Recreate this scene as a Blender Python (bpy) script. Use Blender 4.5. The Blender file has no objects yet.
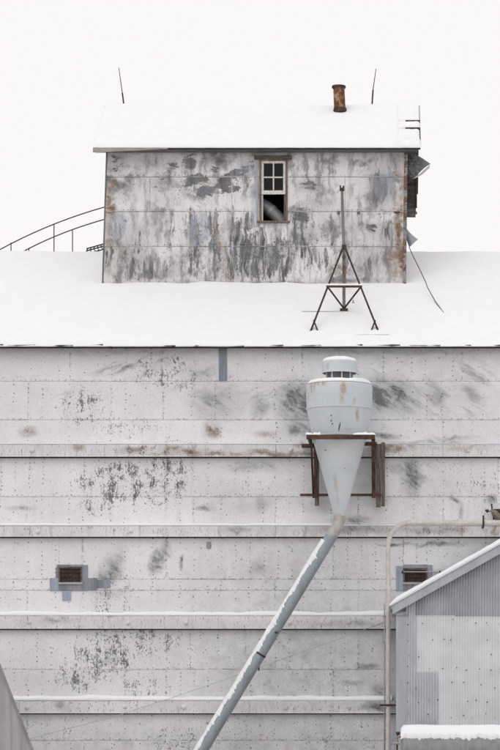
import bpy, bmesh, math, random
from mathutils import Vector, noise as mnoise
random.seed(7)
R = math.radians
sc = bpy.context.scene
C = sc.collection

# ---------------------------------------------------------------- camera, sky, sun, exposure
S, D, XC, ZC = 0.025, 62.0, 3.5, 1.7          # metres per photo pixel on the mill wall, distance, camera x and height
cam = bpy.data.cameras.new('camera'); co = bpy.data.objects.new('camera', cam); C.objects.link(co)
co.location = (XC, -D, ZC); co.rotation_euler = (R(90), 0, 0)
cam.sensor_fit = 'HORIZONTAL'; cam.sensor_width = 36; cam.lens = 36 * D / 12.5
cam.shift_x = -0.28; cam.shift_y = 0.65; cam.clip_end = 3000; cam.clip_start = 0.5
sc.camera = co
w = bpy.data.worlds.new('World'); sc.world = w; w.use_nodes = True
nt = w.node_tree; bg = nt.nodes['Background']
sky = nt.nodes.new('ShaderNodeTexSky'); sky.sky_type = 'NISHITA'; sky.sun_disc = False
sky.sun_elevation = R(48); sky.sun_rotation = R(205); sky.dust_density = 4
bw = nt.nodes.new('ShaderNodeRGBToBW'); nt.links.new(sky.outputs[0], bw.inputs[0])
mx = nt.nodes.new('ShaderNodeMix'); mx.data_type = 'RGBA'; mx.inputs[0].default_value = 0.9
nt.links.new(bw.outputs[0], mx.inputs[6]); mx.inputs[7].default_value = (10.4, 10.08, 10.1, 1)   # closed white overcast
nt.links.new(mx.outputs[2], bg.inputs[0]); bg.inputs[1].default_value = 0.1
sun = bpy.data.lights.new('sun', 'SUN'); sun.energy = 0.5; sun.angle = R(40); sun.color = (1, .985, .965)
so = bpy.data.objects.new('sun', sun); C.objects.link(so)
so.rotation_euler = (R(40), 0, R(-22)); so.location = (0, -20, 40)
sc.view_settings.view_transform = 'Standard'; sc.view_settings.look = 'None'
sc.view_settings.exposure = 0.0; sc.view_settings.gamma = 1

# ---------------------------------------------------------------- helpers
def W(px, py, y=0.0):                          # a place seen at (px, py) and standing at depth y
    k = (D + y) / D
    return Vector((XC + ((px - 250) * S - XC) * k, y, ZC + (700 - py) * S * k))
def X(px, y=0.0): return W(px, 0, y).x
def Z(py, y=0.0): return W(0, py, y).z
def fbm(x, y, z=0.0, o=4): return mnoise.fractal(Vector((x, y, z)), 1.0, 2.0, o)

WO = {}                                        # world origin of each object
class MB:
    def __init__(s): s.v = []; s.f = []; s.sm = []; s.mi = []
    def add(s, vs, fs, smooth=False, mi=0):
        b = len(s.v); s.v += [tuple(v) for v in vs]
        for f in fs: s.f.append(tuple(i + b for i in f)); s.sm.append(smooth); s.mi.append(mi)
        return s
    def box(s, x0, x1, y0, y1, z0, z1, mi=0):
        vs = [(x, y, z) for z in (z0, z1) for y in (y0, y1) for x in (x0, x1)]
        return s.add(vs, [(0,2,3,1),(4,5,7,6),(0,1,5,4),(2,6,7,3),(0,4,6,2),(1,3,7,5)], False, mi)
    def prism(s, poly, y0, y1):                # polygon of (x, z) extruded in y
        n = len(poly); vs = [(x, y0, z) for x, z in poly] + [(x, y1, z) for x, z in poly]
        fs = [tuple(range(n)), tuple(range(2*n-1, n-1, -1))] + [(i, n+i, n+(i+1) % n, (i+1) % n) for i in range(n)]
        return s.add(vs, fs)
    def prism_x(s, poly, x0, x1):              # polygon of (y, z) extruded in x
        n = len(poly); vs = [(x0, y, z) for y, z in poly] + [(x1, y, z) for y, z in poly]
        fs = [tuple(range(n)), tuple(range(2*n-1, n-1, -1))] + [(i, n+i, n+(i+1) % n, (i+1) % n) for i in range(n)]
        return s.add(vs, fs)
    def hexa(s, a, b):                         # two quads joined
        return s.add(list(a) + list(b), [(0,1,2,3),(7,6,5,4),(0,4,5,1),(1,5,6,2),(2,6,7,3),(3,7,4,0)])
    def bar(s, p, q, wx, wy):                  # square bar between points
        p, q = Vector(p), Vector(q); d = (q - p).normalized()
        u = d.cross(Vector((0, 1, 0)));  u = Vector((1, 0, 0)) if u.length < .05 else u.normalized()
        v = d.cross(u).normalized(); u *= wx/2; v *= wy/2
        return s.hexa([p-u-v, p+u-v, p+u+v, p-u+v], [q-u-v, q+u-v, q+u+v, q-u+v])
    def tube(s, pts, r, n=10, caps=True):
        pts = [Vector(p) for p in pts]; m = len(pts)
        rs = r if isinstance(r, (list, tuple)) else [r] * m
        up = None; vs = []
        for i, p in enumerate(pts):
            d = (pts[min(i+1, m-1)] - pts[max(i-1, 0)]).normalized()
            if up is None: up = d.cross(Vector((0.3, 1, 0.2))).normalized()
            u = (up - d * up.dot(d)).normalized(); up = u; v = d.cross(u)
            for k in range(n):
                a = 2*math.pi*k/n; vs.append(p + (u*math.cos(a) + v*math.sin(a)) * rs[i])
        fs = [(i*n+k, i*n+(k+1) % n, (i+1)*n+(k+1) % n, (i+1)*n+k) for i in range(m-1) for k in range(n)]
        s.add(vs, fs, True)
        if caps:
            s.add(vs[:n], [tuple(range(n-1, -1, -1))]); s.add(vs[-n:], [tuple(range(n))])
        return s
    def lathe(s, cx, cy, prof, n=40, jit=None):
        vs = [(cx + r*math.cos(2*math.pi*k/n), cy + r*math.sin(2*math.pi*k/n), z) for r, z in prof for k in range(n)]
        if jit: vs = [jit(Vector(v)) for v in vs]
        fs = [(i*n+k, i*n+(k+1) % n, (i+1)*n+(k+1) % n, (i+1)*n+k) for i in range(len(prof)-1) for k in range(n)]
        return s.add(vs, fs, True)
    def grid(s, fn, nu, nv, smooth=True, mi=0):
        vs = [fn(i/nu, j/nv) for j in range(nv+1) for i in range(nu+1)]; a = nu+1
        return s.add(vs, [(j*a+i, j*a+i+1, (j+1)*a+i+1, (j+1)*a+i) for j in range(nv) for i in range(nu)], smooth, mi)
    def build(s, name, mats, parent=None, bevel=0.0, merge=True):
        if not isinstance(mats, (list, tuple)): mats = [mats]
        lo = [min(v[i] for v in s.v) for i in range(3)]; hi = [max(v[i] for v in s.v) for i in range(3)]
        o = Vector(((lo[0]+hi[0])/2, (lo[1]+hi[1])/2, lo[2]))
        me = bpy.data.meshes.new(name); me.from_pydata([Vector(v) - o for v in s.v], [], s.f)
        for m in mats: me.materials.append(m)
        for p, sm, mi in zip(me.polygons, s.sm, s.mi): p.use_smooth = sm; p.material_index = mi
        bm = bmesh.new(); bm.from_mesh(me)
        if merge: bmesh.ops.remove_doubles(bm, verts=bm.verts, dist=1e-5)
        bmesh.ops.recalc_face_normals(bm, faces=bm.faces)
        for e in bm.edges:
            if len(e.link_faces) == 2 and e.calc_face_angle(0) > R(38): e.smooth = False
        bm.to_mesh(me); bm.free(); me.update()
        ob = bpy.data.objects.new(name, me); C.objects.link(ob); WO[ob.name] = o
        if parent: ob.parent = parent; ob.location = o - WO[parent.name]
        else: ob.location = o
        if bevel:
            b = ob.modifiers.new('bevel', 'BEVEL'); b.width = bevel; b.segments = 2; b.limit_method = 'ANGLE'; b.angle_limit = R(40)
        return ob
def tag(o, label=None, cat=None, group=None, kind=None):
    for k, v in (('label', label), ('category', cat), ('group', group), ('kind', kind)):
        if v: o[k] = v
    return o
def thing(name, loc, label, cat, group=None):
    o = bpy.data.objects.new(name, None); C.objects.link(o); o.location = loc; o.empty_display_size = .2
    WO[o.name] = Vector(loc); return tag(o, label, cat, group)
def box(name, mats, parent, *a, bevel=0.0): return MB().box(*a).build(name, mats, parent, bevel)

# ---------------------------------------------------------------- materials
class NT:
    def __init__(s, name):
        s.m = bpy.data.materials.new(name); s.m.use_nodes = True; s.t = s.m.node_tree
        s.b = s.t.nodes['Principled BSDF']; s.last = None
    def n(s, kind, **kw):
        x = s.t.nodes.new('ShaderNode' + kind)
        for k, v in kw.items(): setattr(x, k, v)
        return x
    def put(s, sock, v):
        if hasattr(v, 'is_linked') or isinstance(v, bpy.types.NodeSocket): s.t.links.new(v, sock)
        elif isinstance(v, (tuple, list)) and len(v) == 3 and sock.type == 'RGBA': sock.default_value = (*v, 1)
        else: sock.default_value = v
    def math(s, op, a, b=0.0, c=None, clamp=False):
        x = s.n('Math', operation=op, use_clamp=clamp); s.put(x.inputs[0], a); s.put(x.inputs[1], b)
        if c is not None: s.put(x.inputs[2], c)
        return x.outputs[0]
    def mapr(s, v, a, b, c=0.0, d=1.0, interp='SMOOTHSTEP'):
        x = s.n('MapRange', interpolation_type=interp); s.put(x.inputs[0], v)
        for i, q in enumerate((a, b, c, d)): s.put(x.inputs[i+1], q)
        return x.outputs[0]
    def mix(s, f, a, b, blend='MIX'):
        x = s.n('Mix', data_type='RGBA', blend_type=blend); s.put(x.inputs[0], f); s.put(x.inputs[6], a); s.put(x.inputs[7], b)
        return x.outputs[2]
    def noise(s, vec, scale, detail=5, rough=.6, dist=0.0, lac=2.0):
        x = s.n('TexNoise'); s.put(x.inputs['Vector'], vec); x.inputs['Scale'].default_value = scale
        x.inputs['Detail'].default_value = detail; x.inputs['Roughness'].default_value = rough; x.inputs['Distortion'].default_value = dist
        x.inputs['Lacunarity'].default_value = lac
        return x.outputs[0]
    def vscale(s, vec, sc_, rot=(0, 0, 0)):
        x = s.n('Mapping'); s.put(x.inputs['Vector'], vec); x.inputs['Scale'].default_value = sc_; x.inputs['Rotation'].default_value = rot
        return x.outputs[0]
    def pos(s):
        return s.n('NewGeometry').outputs['Position']
    def flat(s, vec):                          # (x, z) of the place as a flat coordinate
        a = s.n('SeparateXYZ'); s.put(a.inputs[0], vec); b = s.n('CombineXYZ')
        s.t.links.new(a.outputs[0], b.inputs[0]); s.t.links.new(a.outputs[2], b.inputs[1]); return b.outputs[0]
    def warp(s, vec, scale, amt):
        x = s.n('TexNoise'); s.put(x.inputs['Vector'], vec); x.inputs['Scale'].default_value = scale; x.inputs['Detail'].default_value = 4
        a = s.n('VectorMath', operation='SUBTRACT'); s.t.links.new(x.outputs[1], a.inputs[0]); a.inputs[1].default_value = (.5, .5, .5)
        b = s.n('VectorMath', operation='MULTIPLY_ADD'); s.t.links.new(a.outputs[0], b.inputs[0]); b.inputs[1].default_value = (amt,)*3
        s.put(b.inputs[2], vec); return b.outputs[0]
    def field(s, flat, ells, y=0.0, hard=.25):  # stains: (px, py, half width, half height in px, strength[, turn degrees])
        out = 0.0; k = S * (D + y) / D
        for e in ells:
            p = W(e[0], e[1], y); x = s.n('Mapping', vector_type='TEXTURE'); vin = flat
            prev = out if not isinstance(out, float) else s.last          # one after the other keeps the shader stack small
            if prev is not None:
                c_ = s.n('VectorMath', operation='MULTIPLY_ADD'); s.put(c_.inputs[0], prev); c_.inputs[1].default_value = (1e-7,)*3; s.put(c_.inputs[2], flat); vin = c_.outputs[0]
            s.put(x.inputs['Vector'], vin)
            x.inputs['Location'].default_value = (p.x, p.z, 0); x.inputs['Scale'].default_value = (e[2]*k, e[3]*k, 1)
            x.inputs['Rotation'].default_value = (0, 0, R(e[5]) if len(e) > 5 else 0)
            l = s.n('VectorMath', operation='LENGTH'); s.t.links.new(x.outputs[0], l.inputs[0])
            v = s.mapr(l.outputs['Value'], hard, 1.25, e[4], 0.0)
            out = v if isinstance(out, float) else s.math('MAXIMUM', out, v)
        s.last = out
        return out
    def done(s, col, rough=.6, bump=None, bstr=.3, bdist=.01, metal=0.0, spec=None):
        s.put(s.b.inputs['Base Color'], col); s.put(s.b.inputs['Roughness'], rough); s.put(s.b.inputs['Metallic'], metal)
        if spec is not None: s.b.inputs['Specular IOR Level'].default_value = spec
        if bump is not None:
            x = s.n('Bump'); x.inputs['Strength'].default_value = bstr; x.inputs['Distance'].default_value = bdist
            s.put(x.inputs['Height'], bump); s.t.links.new(x.outputs[0], s.b.inputs['Normal'])
        return s.m
    def rand(s): return s.n('ObjectInfo').outputs['Random']

def snow_mat():
    t = NT('snow'); p = t.pos(); n = t.noise(p, 3, 6, .6); n2 = t.noise(p, 40, 3, .6)
    h = t.math('ADD', n, t.math('MULTIPLY', n2, .12))
    col = t.mix(t.mapr(n, .35, .65), (.835, .84, .86), (.86, .863, .88))
    return t.done(col, .75, h, .25, .03, spec=.2)
SNOW = snow_mat()

def painted_tin(name, flecks, smudge_shade, rusts, streaks, lights, grimes, y=0.0, edge=0.0, extra=0.0, base=(.85, .845, .87), bare=None, peel=None, drips=None, clouds=0.0, fscale=12, ticks=0.0):
    t = NT(name); p = t.pos(); f0 = t.flat(p); f = t.warp(f0, 2.2, .26); f = t.warp(f, 9, .08)
    lin = lambda v, a, b: t.mapr(v, a, b, 0, 1, 'LINEAR')
    big = t.noise(f0, .45, 3, .5); fine = t.noise(t.vscale(f, (2.1, .95, 1)), fscale, 7, .72); spk = t.noise(f0, 30, 4, .65); mid = t.noise(f, 3.0, 8, .70)
    vert = t.noise(t.vscale(f, (6, .55, 1)), 1.0, 7, .66)
    col = t.mix(t.mapr(big, .35, .65), tuple(c*.93 for c in base), tuple(min(1, c*1.03) for c in base))
    col = t.mix(t.math('MULTIPLY', t.rand(), .13), col, (.46, .445, .45))
    col = t.mix(t.mapr(mid, .30, .60, .20, 0.0), col, (.40, .385, .39))                        # general dirt
    col = t.mix(t.mapr(spk, .48, .72, 0.0, .20), col, (.30, .285, .29))
    if clouds:
        cn = t.noise(f, 1.15, 8, .68)
        col = t.mix(t.math('MULTIPLY', t.mapr(cn, .50, .66), clouds), col, (.14, .138, .14))
        cn2 = t.noise(t.vscale(f, (4.0, .8, 1)), 1.0, 8, .7)
        col = t.mix(t.math('MULTIPLY', t.mapr(cn2, .48, .66), clouds*.9), col, (.20, .197, .20))
    g = t.field(f, grimes, y, .1) if grimes else 0.0
    col = t.mix(t.math('MULTIPLY', g, t.mapr(mid, .28, .66, 1.0, .4)), col, (.29, .284, .295))
    col = t.mix(t.mapr(vert, .55, .75, 0, .18 + extra), col, (.33, .31, .31))                    # rain streaks
    if streaks:                                                                                # slanting brush marks, with the sheen of dents painted in
        for rot, ells in streaks.items():
            sn = t.noise(t.vscale(t.vscale(f, (1, 1, 1), (0, 0, R(-rot))), (.8, 5, 1)), 1.0, 6, .65)
            col = t.mix(t.math('MULTIPLY', t.field(f, ells, y, .2), t.mapr(sn, .46, .66, 0, .9)), col, (.24, .235, .24))
    if smudge_shade:                                                                                # soot marks and dark bands, with eave shade painted in
        fd = t.field(f, smudge_shade, y, .0)
        soft = t.math('MULTIPLY', fd, t.mapr(mid, .28, .62, .40, 1.5), clamp=True)
        wipe = t.noise(t.vscale(t.vscale(f, (1, 1, 1), (0, 0, R(32))), (1.6, 7, 1)), 1.0, 7, .68)
        soft = t.math('MULTIPLY', soft, t.mapr(wipe, .36, .62, .50, 1.1), clamp=True)
        col = t.mix(t.math('MULTIPLY', soft, t.mapr(spk, .3, .6, .82, .92)), col, (.095, .092, .095))
    inner = t.mix(t.mapr(vert, .4, .6), t.mix(t.mapr(mid, .4, .6), (.035, .034, .034), (.085, .085, .087)), (.19, .192, .198))
    if drips:
        fd = t.field(f, drips, y, .2); fs = t.warp(t.warp(f0, 1.2, .22), 7, .035); dn = t.noise(t.vscale(fs, (3.6, .75, 1)), 1.35, 8, .68)
        m = t.mapr(t.math('ADD', t.math('MULTIPLY', fd, .30), dn), .63, .70, 0, .95)
        s2 = t.noise(t.vscale(fs, (9, .9, 1)), 1.0, 8, .72); m = t.math('MULTIPLY', m, t.mapr(s2, .45, .60, 1.0, .10))
        col = t.mix(m, col, inner)
    if peel:
        fd = t.field(f, peel, y, .25); bn = t.noise(t.vscale(f, (1.5, 4.2, 1)), 1.3, 8, .68)
        m = t.mapr(t.math('ADD', t.math('MULTIPLY', fd, .34), bn), .68, .72, 0, .9)
        col = t.mix(m, col, inner)
    if bare:
        fd = t.field(f, bare, y, .75)
        col = t.mix(t.math('MULTIPLY', fd, t.mapr(vert, .40, .60, 1.0, .3), clamp=True), col, t.mix(t.mapr(spk, .4, .65), (.36, .40, .49), (.25, .27, .32)))
    # pitting and peeled flecks that bare the zinc
    fl = t.math('MULTIPLY', t.field(f, flecks, y, .3), t.math('MULTIPLY', t.mapr(mid, .38, .60, .4, 1.1), t.mapr(vert, .38, .60, .55, 1.15))) if flecks else 0.0
    th = t.math('SUBTRACT', .685, t.math('MULTIPLY', fl, .205))
    fm = t.mapr(t.math('SUBTRACT', fine, th), 0.0, .02)
    col = t.mix(t.math('MULTIPLY', fm, .85), col, t.mix(t.mapr(spk, .40, .60), (.24, .245, .25), (.075, .07, .07)))
    if flecks:
        fine2 = t.noise(t.vscale(f0, (1.5, .8, 1)), fscale*2.4, 5, .68); th2 = t.math('SUBTRACT', .675, t.math('MULTIPLY', fl, .17))
        col = t.mix(t.mapr(t.math('SUBTRACT', fine2, th2), 0.0, .03, 0, .8), col, (.12, .115, .115))
    cr = t.n('TexVoronoi', feature='DISTANCE_TO_EDGE'); t.put(cr.inputs['Vector'], t.warp(f0, 6, .12)); cr.inputs['Scale'].default_value = 13
    crk = t.math('MULTIPLY', t.mapr(cr.outputs['Distance'], .0, .05, 1, 0), t.math('MULTIPLY', t.mapr(mid, .46, .6), .34))
    col = t.mix(crk, col, (.19, .18, .18))
    if lights:
        col = t.mix(t.math('MULTIPLY', t.field(f, lights, y, .2), t.mapr(vert, .35, .6, .85, .25)), col, (.78, .77, .77))
    if rusts:
        fd = t.field(f, rusts, y, .1)
        m = t.math('MULTIPLY', fd, t.mapr(mid, .34, .56, .15, 1.0), clamp=True)
        col = t.mix(m, col, t.mix(t.mapr(spk, .35, .65), (.30, .17, .09), (.12, .065, .035)))
    if ticks:
        tk_ = t.noise(t.vscale(f0, (34, 5, 1)), 1.0, 4, .6)
        col = t.mix(t.math('MULTIPLY', t.mapr(tk_, .58, .66), t.mapr(mid, .38, .58, .1, ticks)), col, (.11, .10, .095))
    if edge:
        e = t.mapr(t.noise(f0, 9, 5, .7), .46, .62, 0, edge)
        col = t.mix(e, col, (.12, .115, .11))
    h = t.math('SUBTRACT', t.math('MULTIPLY', fine, .4), t.math('MULTIPLY', fm, .5))
    return t.done(col, t.mapr(mid, .3, .7, .5, .75), h, .35, .012, spec=.35)

WALL_FLECK = [(85,408,32,30,.9),(165,374,46,30,.9),(130,428,50,14,.6),(120,484,62,34,1.05),(162,476,40,42,1.05),(178,452,24,24,.8),(98,505,24,16,.9),
  (112,596,32,34,.75),(108,652,48,38,1.05),(80,675,34,24,.95),(145,688,36,18,.8),(152,642,42,28,.85),(230,735,90,30,.55),(340,735,80,30,.6),
  (250,650,120,40,.42),(330,560,70,34,.42),(480,490,40,30,.6),(440,540,60,14,.5),(175,738,36,20,.9),(60,725,60,30,.5),(40,640,60,40,.4),(60,480,70,30,.35),(240,480,70,40,.4),(230,560,60,30,.4),(440,470,60,30,.45),(330,690,70,30,.5)]
WALL_SOOT_SHADE = [(300,400,28,26,1),(302,428,22,9,.9),(386,396,36,22,1),(400,408,24,12,.5),(212,402,30,22,.5),(260,408,12,12,.7),(205,375,26,12,.3),
  (157,562,9,14,1.1,-20),(166,550,8,9,.9),(182,563,2.4,10,.95),(412,477,12,22,1),(398,470,18,8,.5,-25),(380,436,26,4,.9),(455,438,30,3,.5),(430,442,60,3,.4),
  (20,508,18,4,.45),(204,509,13,3.5,.6),(262,505,12,9,.35),(352,520,24,6,.75),(365,667,14,4,.75),(380,690,12,10,.7),(352,683,16,4,.5),
  (376,707,14,7,.9),(110,572,14,30,.75,-25),(108,594,20,8,.3),(128,368,14,3,.5,22),(490,500,8,5,.9),(455,500,8,3,.85,-25),(462,512,3,10,.7),(258,567,10,12,.4),
  (230,452,70,3,.3),(255,466,45,9,.35),(320,505,20,10,.3),(436,398,12,10,.5),(470,392,12,6,.5,-30),(476,377,20,5,.5,-32),(436,545,30,3,.6),(437,572,14,4,.5),
  (110,660,10,6,.5),(130,352,130,4,.22),(380,352,130,4,.3),(395,545,20,2,.8)]  # the long bands just below the eave are its shade, painted in
WALL_RUST = [(28,432,11,7,.8),(212,430,12,9,1),(266,433,14,5,.5),(174,450,10,6,1),(192,452,24,4,.8),(390,450,24,6,.9),(412,448,6,6,.5),(455,449,40,4,.35),
  (250,454,130,3,.8),(80,447,10,5,.6),(138,449,14,4,.55),(110,616,5,3,.7),(62,705,6,4,.5),(258,452,30,2.5,.6),(460,532,6,6,.6),(494,530,5,8,.8),(300,445,8,4,.6)]
WALL_STREAK = {24: [(120,366,42,14,.85),(70,395,50,10,.35),(200,380,40,18,.5),(260,395,26,14,.5),(150,358,30,8,.5)],
  -34: [(370,368,22,14,.55),(440,400,46,22,.75),(478,372,24,18,.8),(415,470,26,16,.6),(470,405,20,16,.6)]}
WALL_LIGHT = [(229,568,3,22,.9),(206,568,4,20,.6),(375,560,4,20,.8),(465,500,3,14,.8),(85,560,46,20,.5),(40,480,40,18,.4)]
WALL_GRIME = [(300,655,150,110,.62),(300,575,120,50,.45),(190,745,230,30,.55),(350,690,60,60,.5),(250,500,80,24,.3),(420,500,90,34,.32),(440,390,80,44,.3),(235,400,60,36,.25),(340,480,50,40,.4),(330,745,90,40,.6),(250,448,300,9,.2),(480,560,60,60,.3)]
TIN = painted_tin('weathered_white_tin', WALL_FLECK, WALL_SOOT_SHADE, WALL_RUST, WALL_STREAK, WALL_LIGHT, WALL_GRIME)
TIN_EDGE = painted_tin('tin_lap_edge', WALL_FLECK[:4], WALL_SOOT_SHADE, WALL_RUST[:4], {}, [], WALL_GRIME, edge=.55)
LEDGE_MAT = painted_tin('ledge_tin', [(100,530,150,8,.5),(150,450,70,8,.75),(100,706,90,8,.55),(300,624,110,8,.5),(440,530,70,8,.6),(330,706,80,8,.5)],
  [(130,450,12,5,.5),(352,530,50,6,.6),(376,707,18,6,.95),(60,620,22,4,.5),(240,530,14,4,.6),(350,624,40,5,.45),(430,530,40,5,.55)], WALL_RUST, {}, [], [(250,626,300,9,.25),(330,706,160,9,.4),(330,530,180,9,.4),(150,450,200,9,.2)], extra=.5, clouds=.14, ticks=.8, base=(.80,.79,.80))

CY = 3.4                                       # depth of the headhouse front
HH_SOOT_SHADE = [(118,163,14,16,.55),(150,164,18,9,.45),(165,182,20,8,.45),(128,190,16,14,.3),(220,160,12,10,.5),(248,166,12,10,.4),(310,187,16,9,.6),(300,214,12,12,.65),(306,236,18,12,.5),
  (333,228,7,15,.5),(322,200,18,14,.3),(352,232,8,18,.3),(378,190,14,24,.75),(372,228,9,8,.6),(386,232,14,14,.5),(372,262,18,16,.4),(345,281,50,4,.6),(388,258,14,20,.4),(398,160,12,14,.4),(250,284,170,4,.7),
  (142,232,18,10,.3),(240,152,170,4,.35),(152,276,30,8,.6),(130,258,26,26,.4),(360,268,6,18,.5)]  # the wide band along the top is painted eave shade
HH_PEEL = [(190,164,11,9,1),(196,180,16,9,.85),(208,190,15,10,.9),(222,184,12,7,.95,8),(236,173,22,6,.95,14),(228,190,18,5,.95,8),(248,166,14,8,.7,14),(175,165,12,8,.5),(165,183,18,8,.5),(215,168,10,8,.6),
  (310,187,15,8,.6),(302,216,13,12,.7),(372,228,9,7,.6),(118,165,12,12,.5),(200,158,30,6,.4),(140,185,20,12,.35),(330,195,20,14,.3)]
HH_DRIP = [(192,240,9,40,.85),(216,240,10,44,.85),(238,245,16,46,1.15),(258,255,22,36,1.1),(282,258,16,32,1.05),(204,268,26,20,.7),(150,268,44,20,.75),(115,262,12,26,.6),(172,245,10,30,.5),(300,235,14,40,.75),(316,262,20,24,.6),(332,235,8,26,.6),
  (378,190,12,26,.9),(386,232,14,30,.55),(360,262,14,28,.5),(250,222,10,16,.9),(135,240,30,30,.4),(340,262,20,24,.4)]
HH_GR = [(180,160,90,18,.32),(150,190,70,20,.22),(130,250,46,40,.3),(230,255,60,40,.32),(310,225,34,44,.28),(370,250,44,38,.28),(380,180,30,38,.35),(200,262,120,28,.22)]
HH_FL = [(230,250,60,44,.9),(200,186,36,18,.8),(262,255,50,36,.95),(120,215,18,18,.6),(238,184,34,16,.8),(155,268,60,24,.6),(310,230,34,50,.5),(380,215,26,38,.5),(335,250,40,36,.4),(180,240,34,36,.6)]
HH_RU = [(111,212,8,8,1.3),(109,200,4,22,.9),(113,184,6,8,.8),(108,232,4,20,.6),(109,268,4,14,.5),(222,240,4,22,.5),(112,245,8,8,.35),(228,279,7,9,.6),(208,181,7,6,.4),(226,268,5,8,.4),(398,232,5,40,1),(402,205,4,26,.9),(394,262,9,18,.85),(401,262,5,24,1),(398,175,6,5,.8),(120,246,16,4,.3),(215,230,4,14,.3),(395,200,4,14,.7)]
HH_LI = [(140,200,14,30,.6),(155,235,12,34,.7),(206,252,4,36,1),(226,225,6,30,1,-14),(160,255,8,24,.6),(240,205,22,8,.7),(345,190,36,22,.5),(190,203,16,7,.8),(310,280,10,8,.7),(325,280,6,8,.7),(176,250,6,36,.7),(270,240,4,20,.6)]
HTIN = painted_tin('streaked_headhouse_tin', HH_FL, HH_SOOT_SHADE, HH_RU, {}, HH_LI, HH_GR, y=CY, extra=.22, base=(.80,.785,.785), fscale=8, peel=HH_PEEL, drips=HH_DRIP, clouds=.92,
  bare=[(117,226,10,13,.9),(200,229,11,17,.95),(385,186,12,14,.5),(205,187,10,9,.3),(248,170,12,5,.6,10),(255,205,4,24,.6)])
HTIN_EDGE = painted_tin('headhouse_lap_edge', HH_FL[:3], HH_SOOT_SHADE[:4], HH_RU[6:9], {}, [], HH_GR, clouds=.75, y=CY, edge=.45, base=(.6,.59,.585))

def zinc(name, base=(.42,.45,.49), dark=.6, rough=.5, metal=.25, rust=0.0, vs=(3,3,.5)):
    t = NT(name); p = t.pos(); n = t.noise(t.vscale(p, vs), 1.5, 6, .65); n2 = t.noise(p, 22, 5, .7); n3 = t.noise(p, 2.2, 6, .7)
    col = t.mix(t.mapr(n, .35, .68), base, tuple(c*dark for c in base))
    col = t.mix(t.mapr(n2, .58, .7, 0, .5), col, tuple(c*.5 for c in base))
    if rust: col = t.mix(t.mapr(t.math('ADD', t.math('MULTIPLY', n3, .7), t.math('MULTIPLY', n2, .3)), .62-rust, .66-rust), col, t.mix(t.mapr(n2, .4, .6), (.22,.12,.065), (.10,.055,.035)))
    return t.done(col, rough, n2, .15, .006, metal)
def wood(name, base=(.20,.165,.14), dark=(.07,.055,.045), axis='X'):
    t = NT(name); p = t.pos(); sc_ = {'X': (1.2, 14, 14), 'Z': (14, 14, 1.2)}[axis]
    n = t.noise(t.vscale(p, sc_), 1.6, 7, .7); n2 = t.noise(p, 3, 5, .6)
    col = t.mix(t.mapr(n, .35, .65), base, dark); col = t.mix(t.mapr(n2, .5, .75, 0, .5), col, (.30, .29, .28))
    return t.done(col, .85, n, .4, .01, spec=.2)
def rusty(name, a=(.16,.085,.05), b=(.06,.035,.025), c=None):
    t = NT(name); p = t.pos(); n = t.noise(p, 6, 7, .7); n2 = t.noise(p, 30, 4, .6)
    col = t.mix(t.mapr(n, .38, .62), a, b); col = t.mix(t.mapr(n2, .55, .7, 0, .5), col, tuple(v*1.6 for v in a))
    if c: col = t.mix(t.mapr(t.noise(p, 4.5, 6, .7), .52, .58), col, c)
    return t.done(col, .85, n2, .4, .006, spec=.25)
ZINC = zinc('galvanised_sheet'); ZPATCH = zinc('zinc_patch', (.30,.325,.36), .6)
BLUEZ = zinc('blue_zinc', (.36,.41,.50), .75, vs=(6,6,.7))
DARKZ = zinc('dull_dark_zinc', (.16,.16,.165), .55, .6)
GREYMETAL = zinc('grey_duct_metal', (.30,.315,.33), .8, .45)
TRIMZ = zinc('shed_trim_zinc', (.43,.46,.50), .85, .5, .1)
WOODX = wood('weathered_board'); WOODZ = wood('weathered_post', axis='Z', base=(.24,.19,.155), dark=(.10,.075,.06))
WOODDK = wood('dark_board', (.105,.082,.075), (.045,.036,.034))
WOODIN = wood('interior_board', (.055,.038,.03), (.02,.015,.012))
RUST = rusty('rusted_steel', (.12,.065,.045), (.05,.03,.024)); RUSTDK = rusty('dark_rusted_steel', (.075,.055,.045), (.03,.024,.022))
RUSTPIPE = rusty('flaking_rusted_pipe', (.22,.085,.04), (.09,.04,.025), (.33,.24,.14))
BROWN = rusty('brown_panel', (.062,.038,.034), (.032,.021,.02))
NAIL = rusty('nail_rust', (.07,.06,.055), (.035,.03,.03))
def simple(name, col, rough=.6, amt=.15, scale=8):
    t = NT(name); n = t.noise(t.pos(), scale, 6, .65)
    return t.done(t.mix(t.mapr(n, .35, .7), col, tuple(c*(1-amt) for c in col)), rough, n, .15, .005)
CREAM = simple('cream_pipe_paint', (.66,.62,.58), .45, .25, 5)
WHITEPAINT = simple('window_white_paint', (.70,.68,.65), .6, .35, 18)
BLACK = simple('black_wire', (.03,.028,.028), .7)
GREYWIRE = simple('grey_conduit', (.42,.42,.41), .5)
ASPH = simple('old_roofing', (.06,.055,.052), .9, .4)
def glass():
    t = NT('dusty_window_glass'); tr = t.n('BsdfTransparent'); gl = t.n('BsdfGlossy'); gl.inputs['Roughness'].default_value = .06
    tr.inputs[0].default_value = (.6, .58, .56, 1)
    lw = t.n('LayerWeight'); lw.inputs[0].default_value = .25; m = t.n('MixShader')
    t.t.links.new(t.mapr(lw.outputs[0], 0, 1, .02, .5), m.inputs[0]); t.t.links.new(tr.outputs[0], m.inputs[1]); t.t.links.new(gl.outputs[0], m.inputs[2])
    t.t.links.new(m.outputs[0], t.t.nodes['Material Output'].inputs[0]); return t.m
GLASS = glass()

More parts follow.
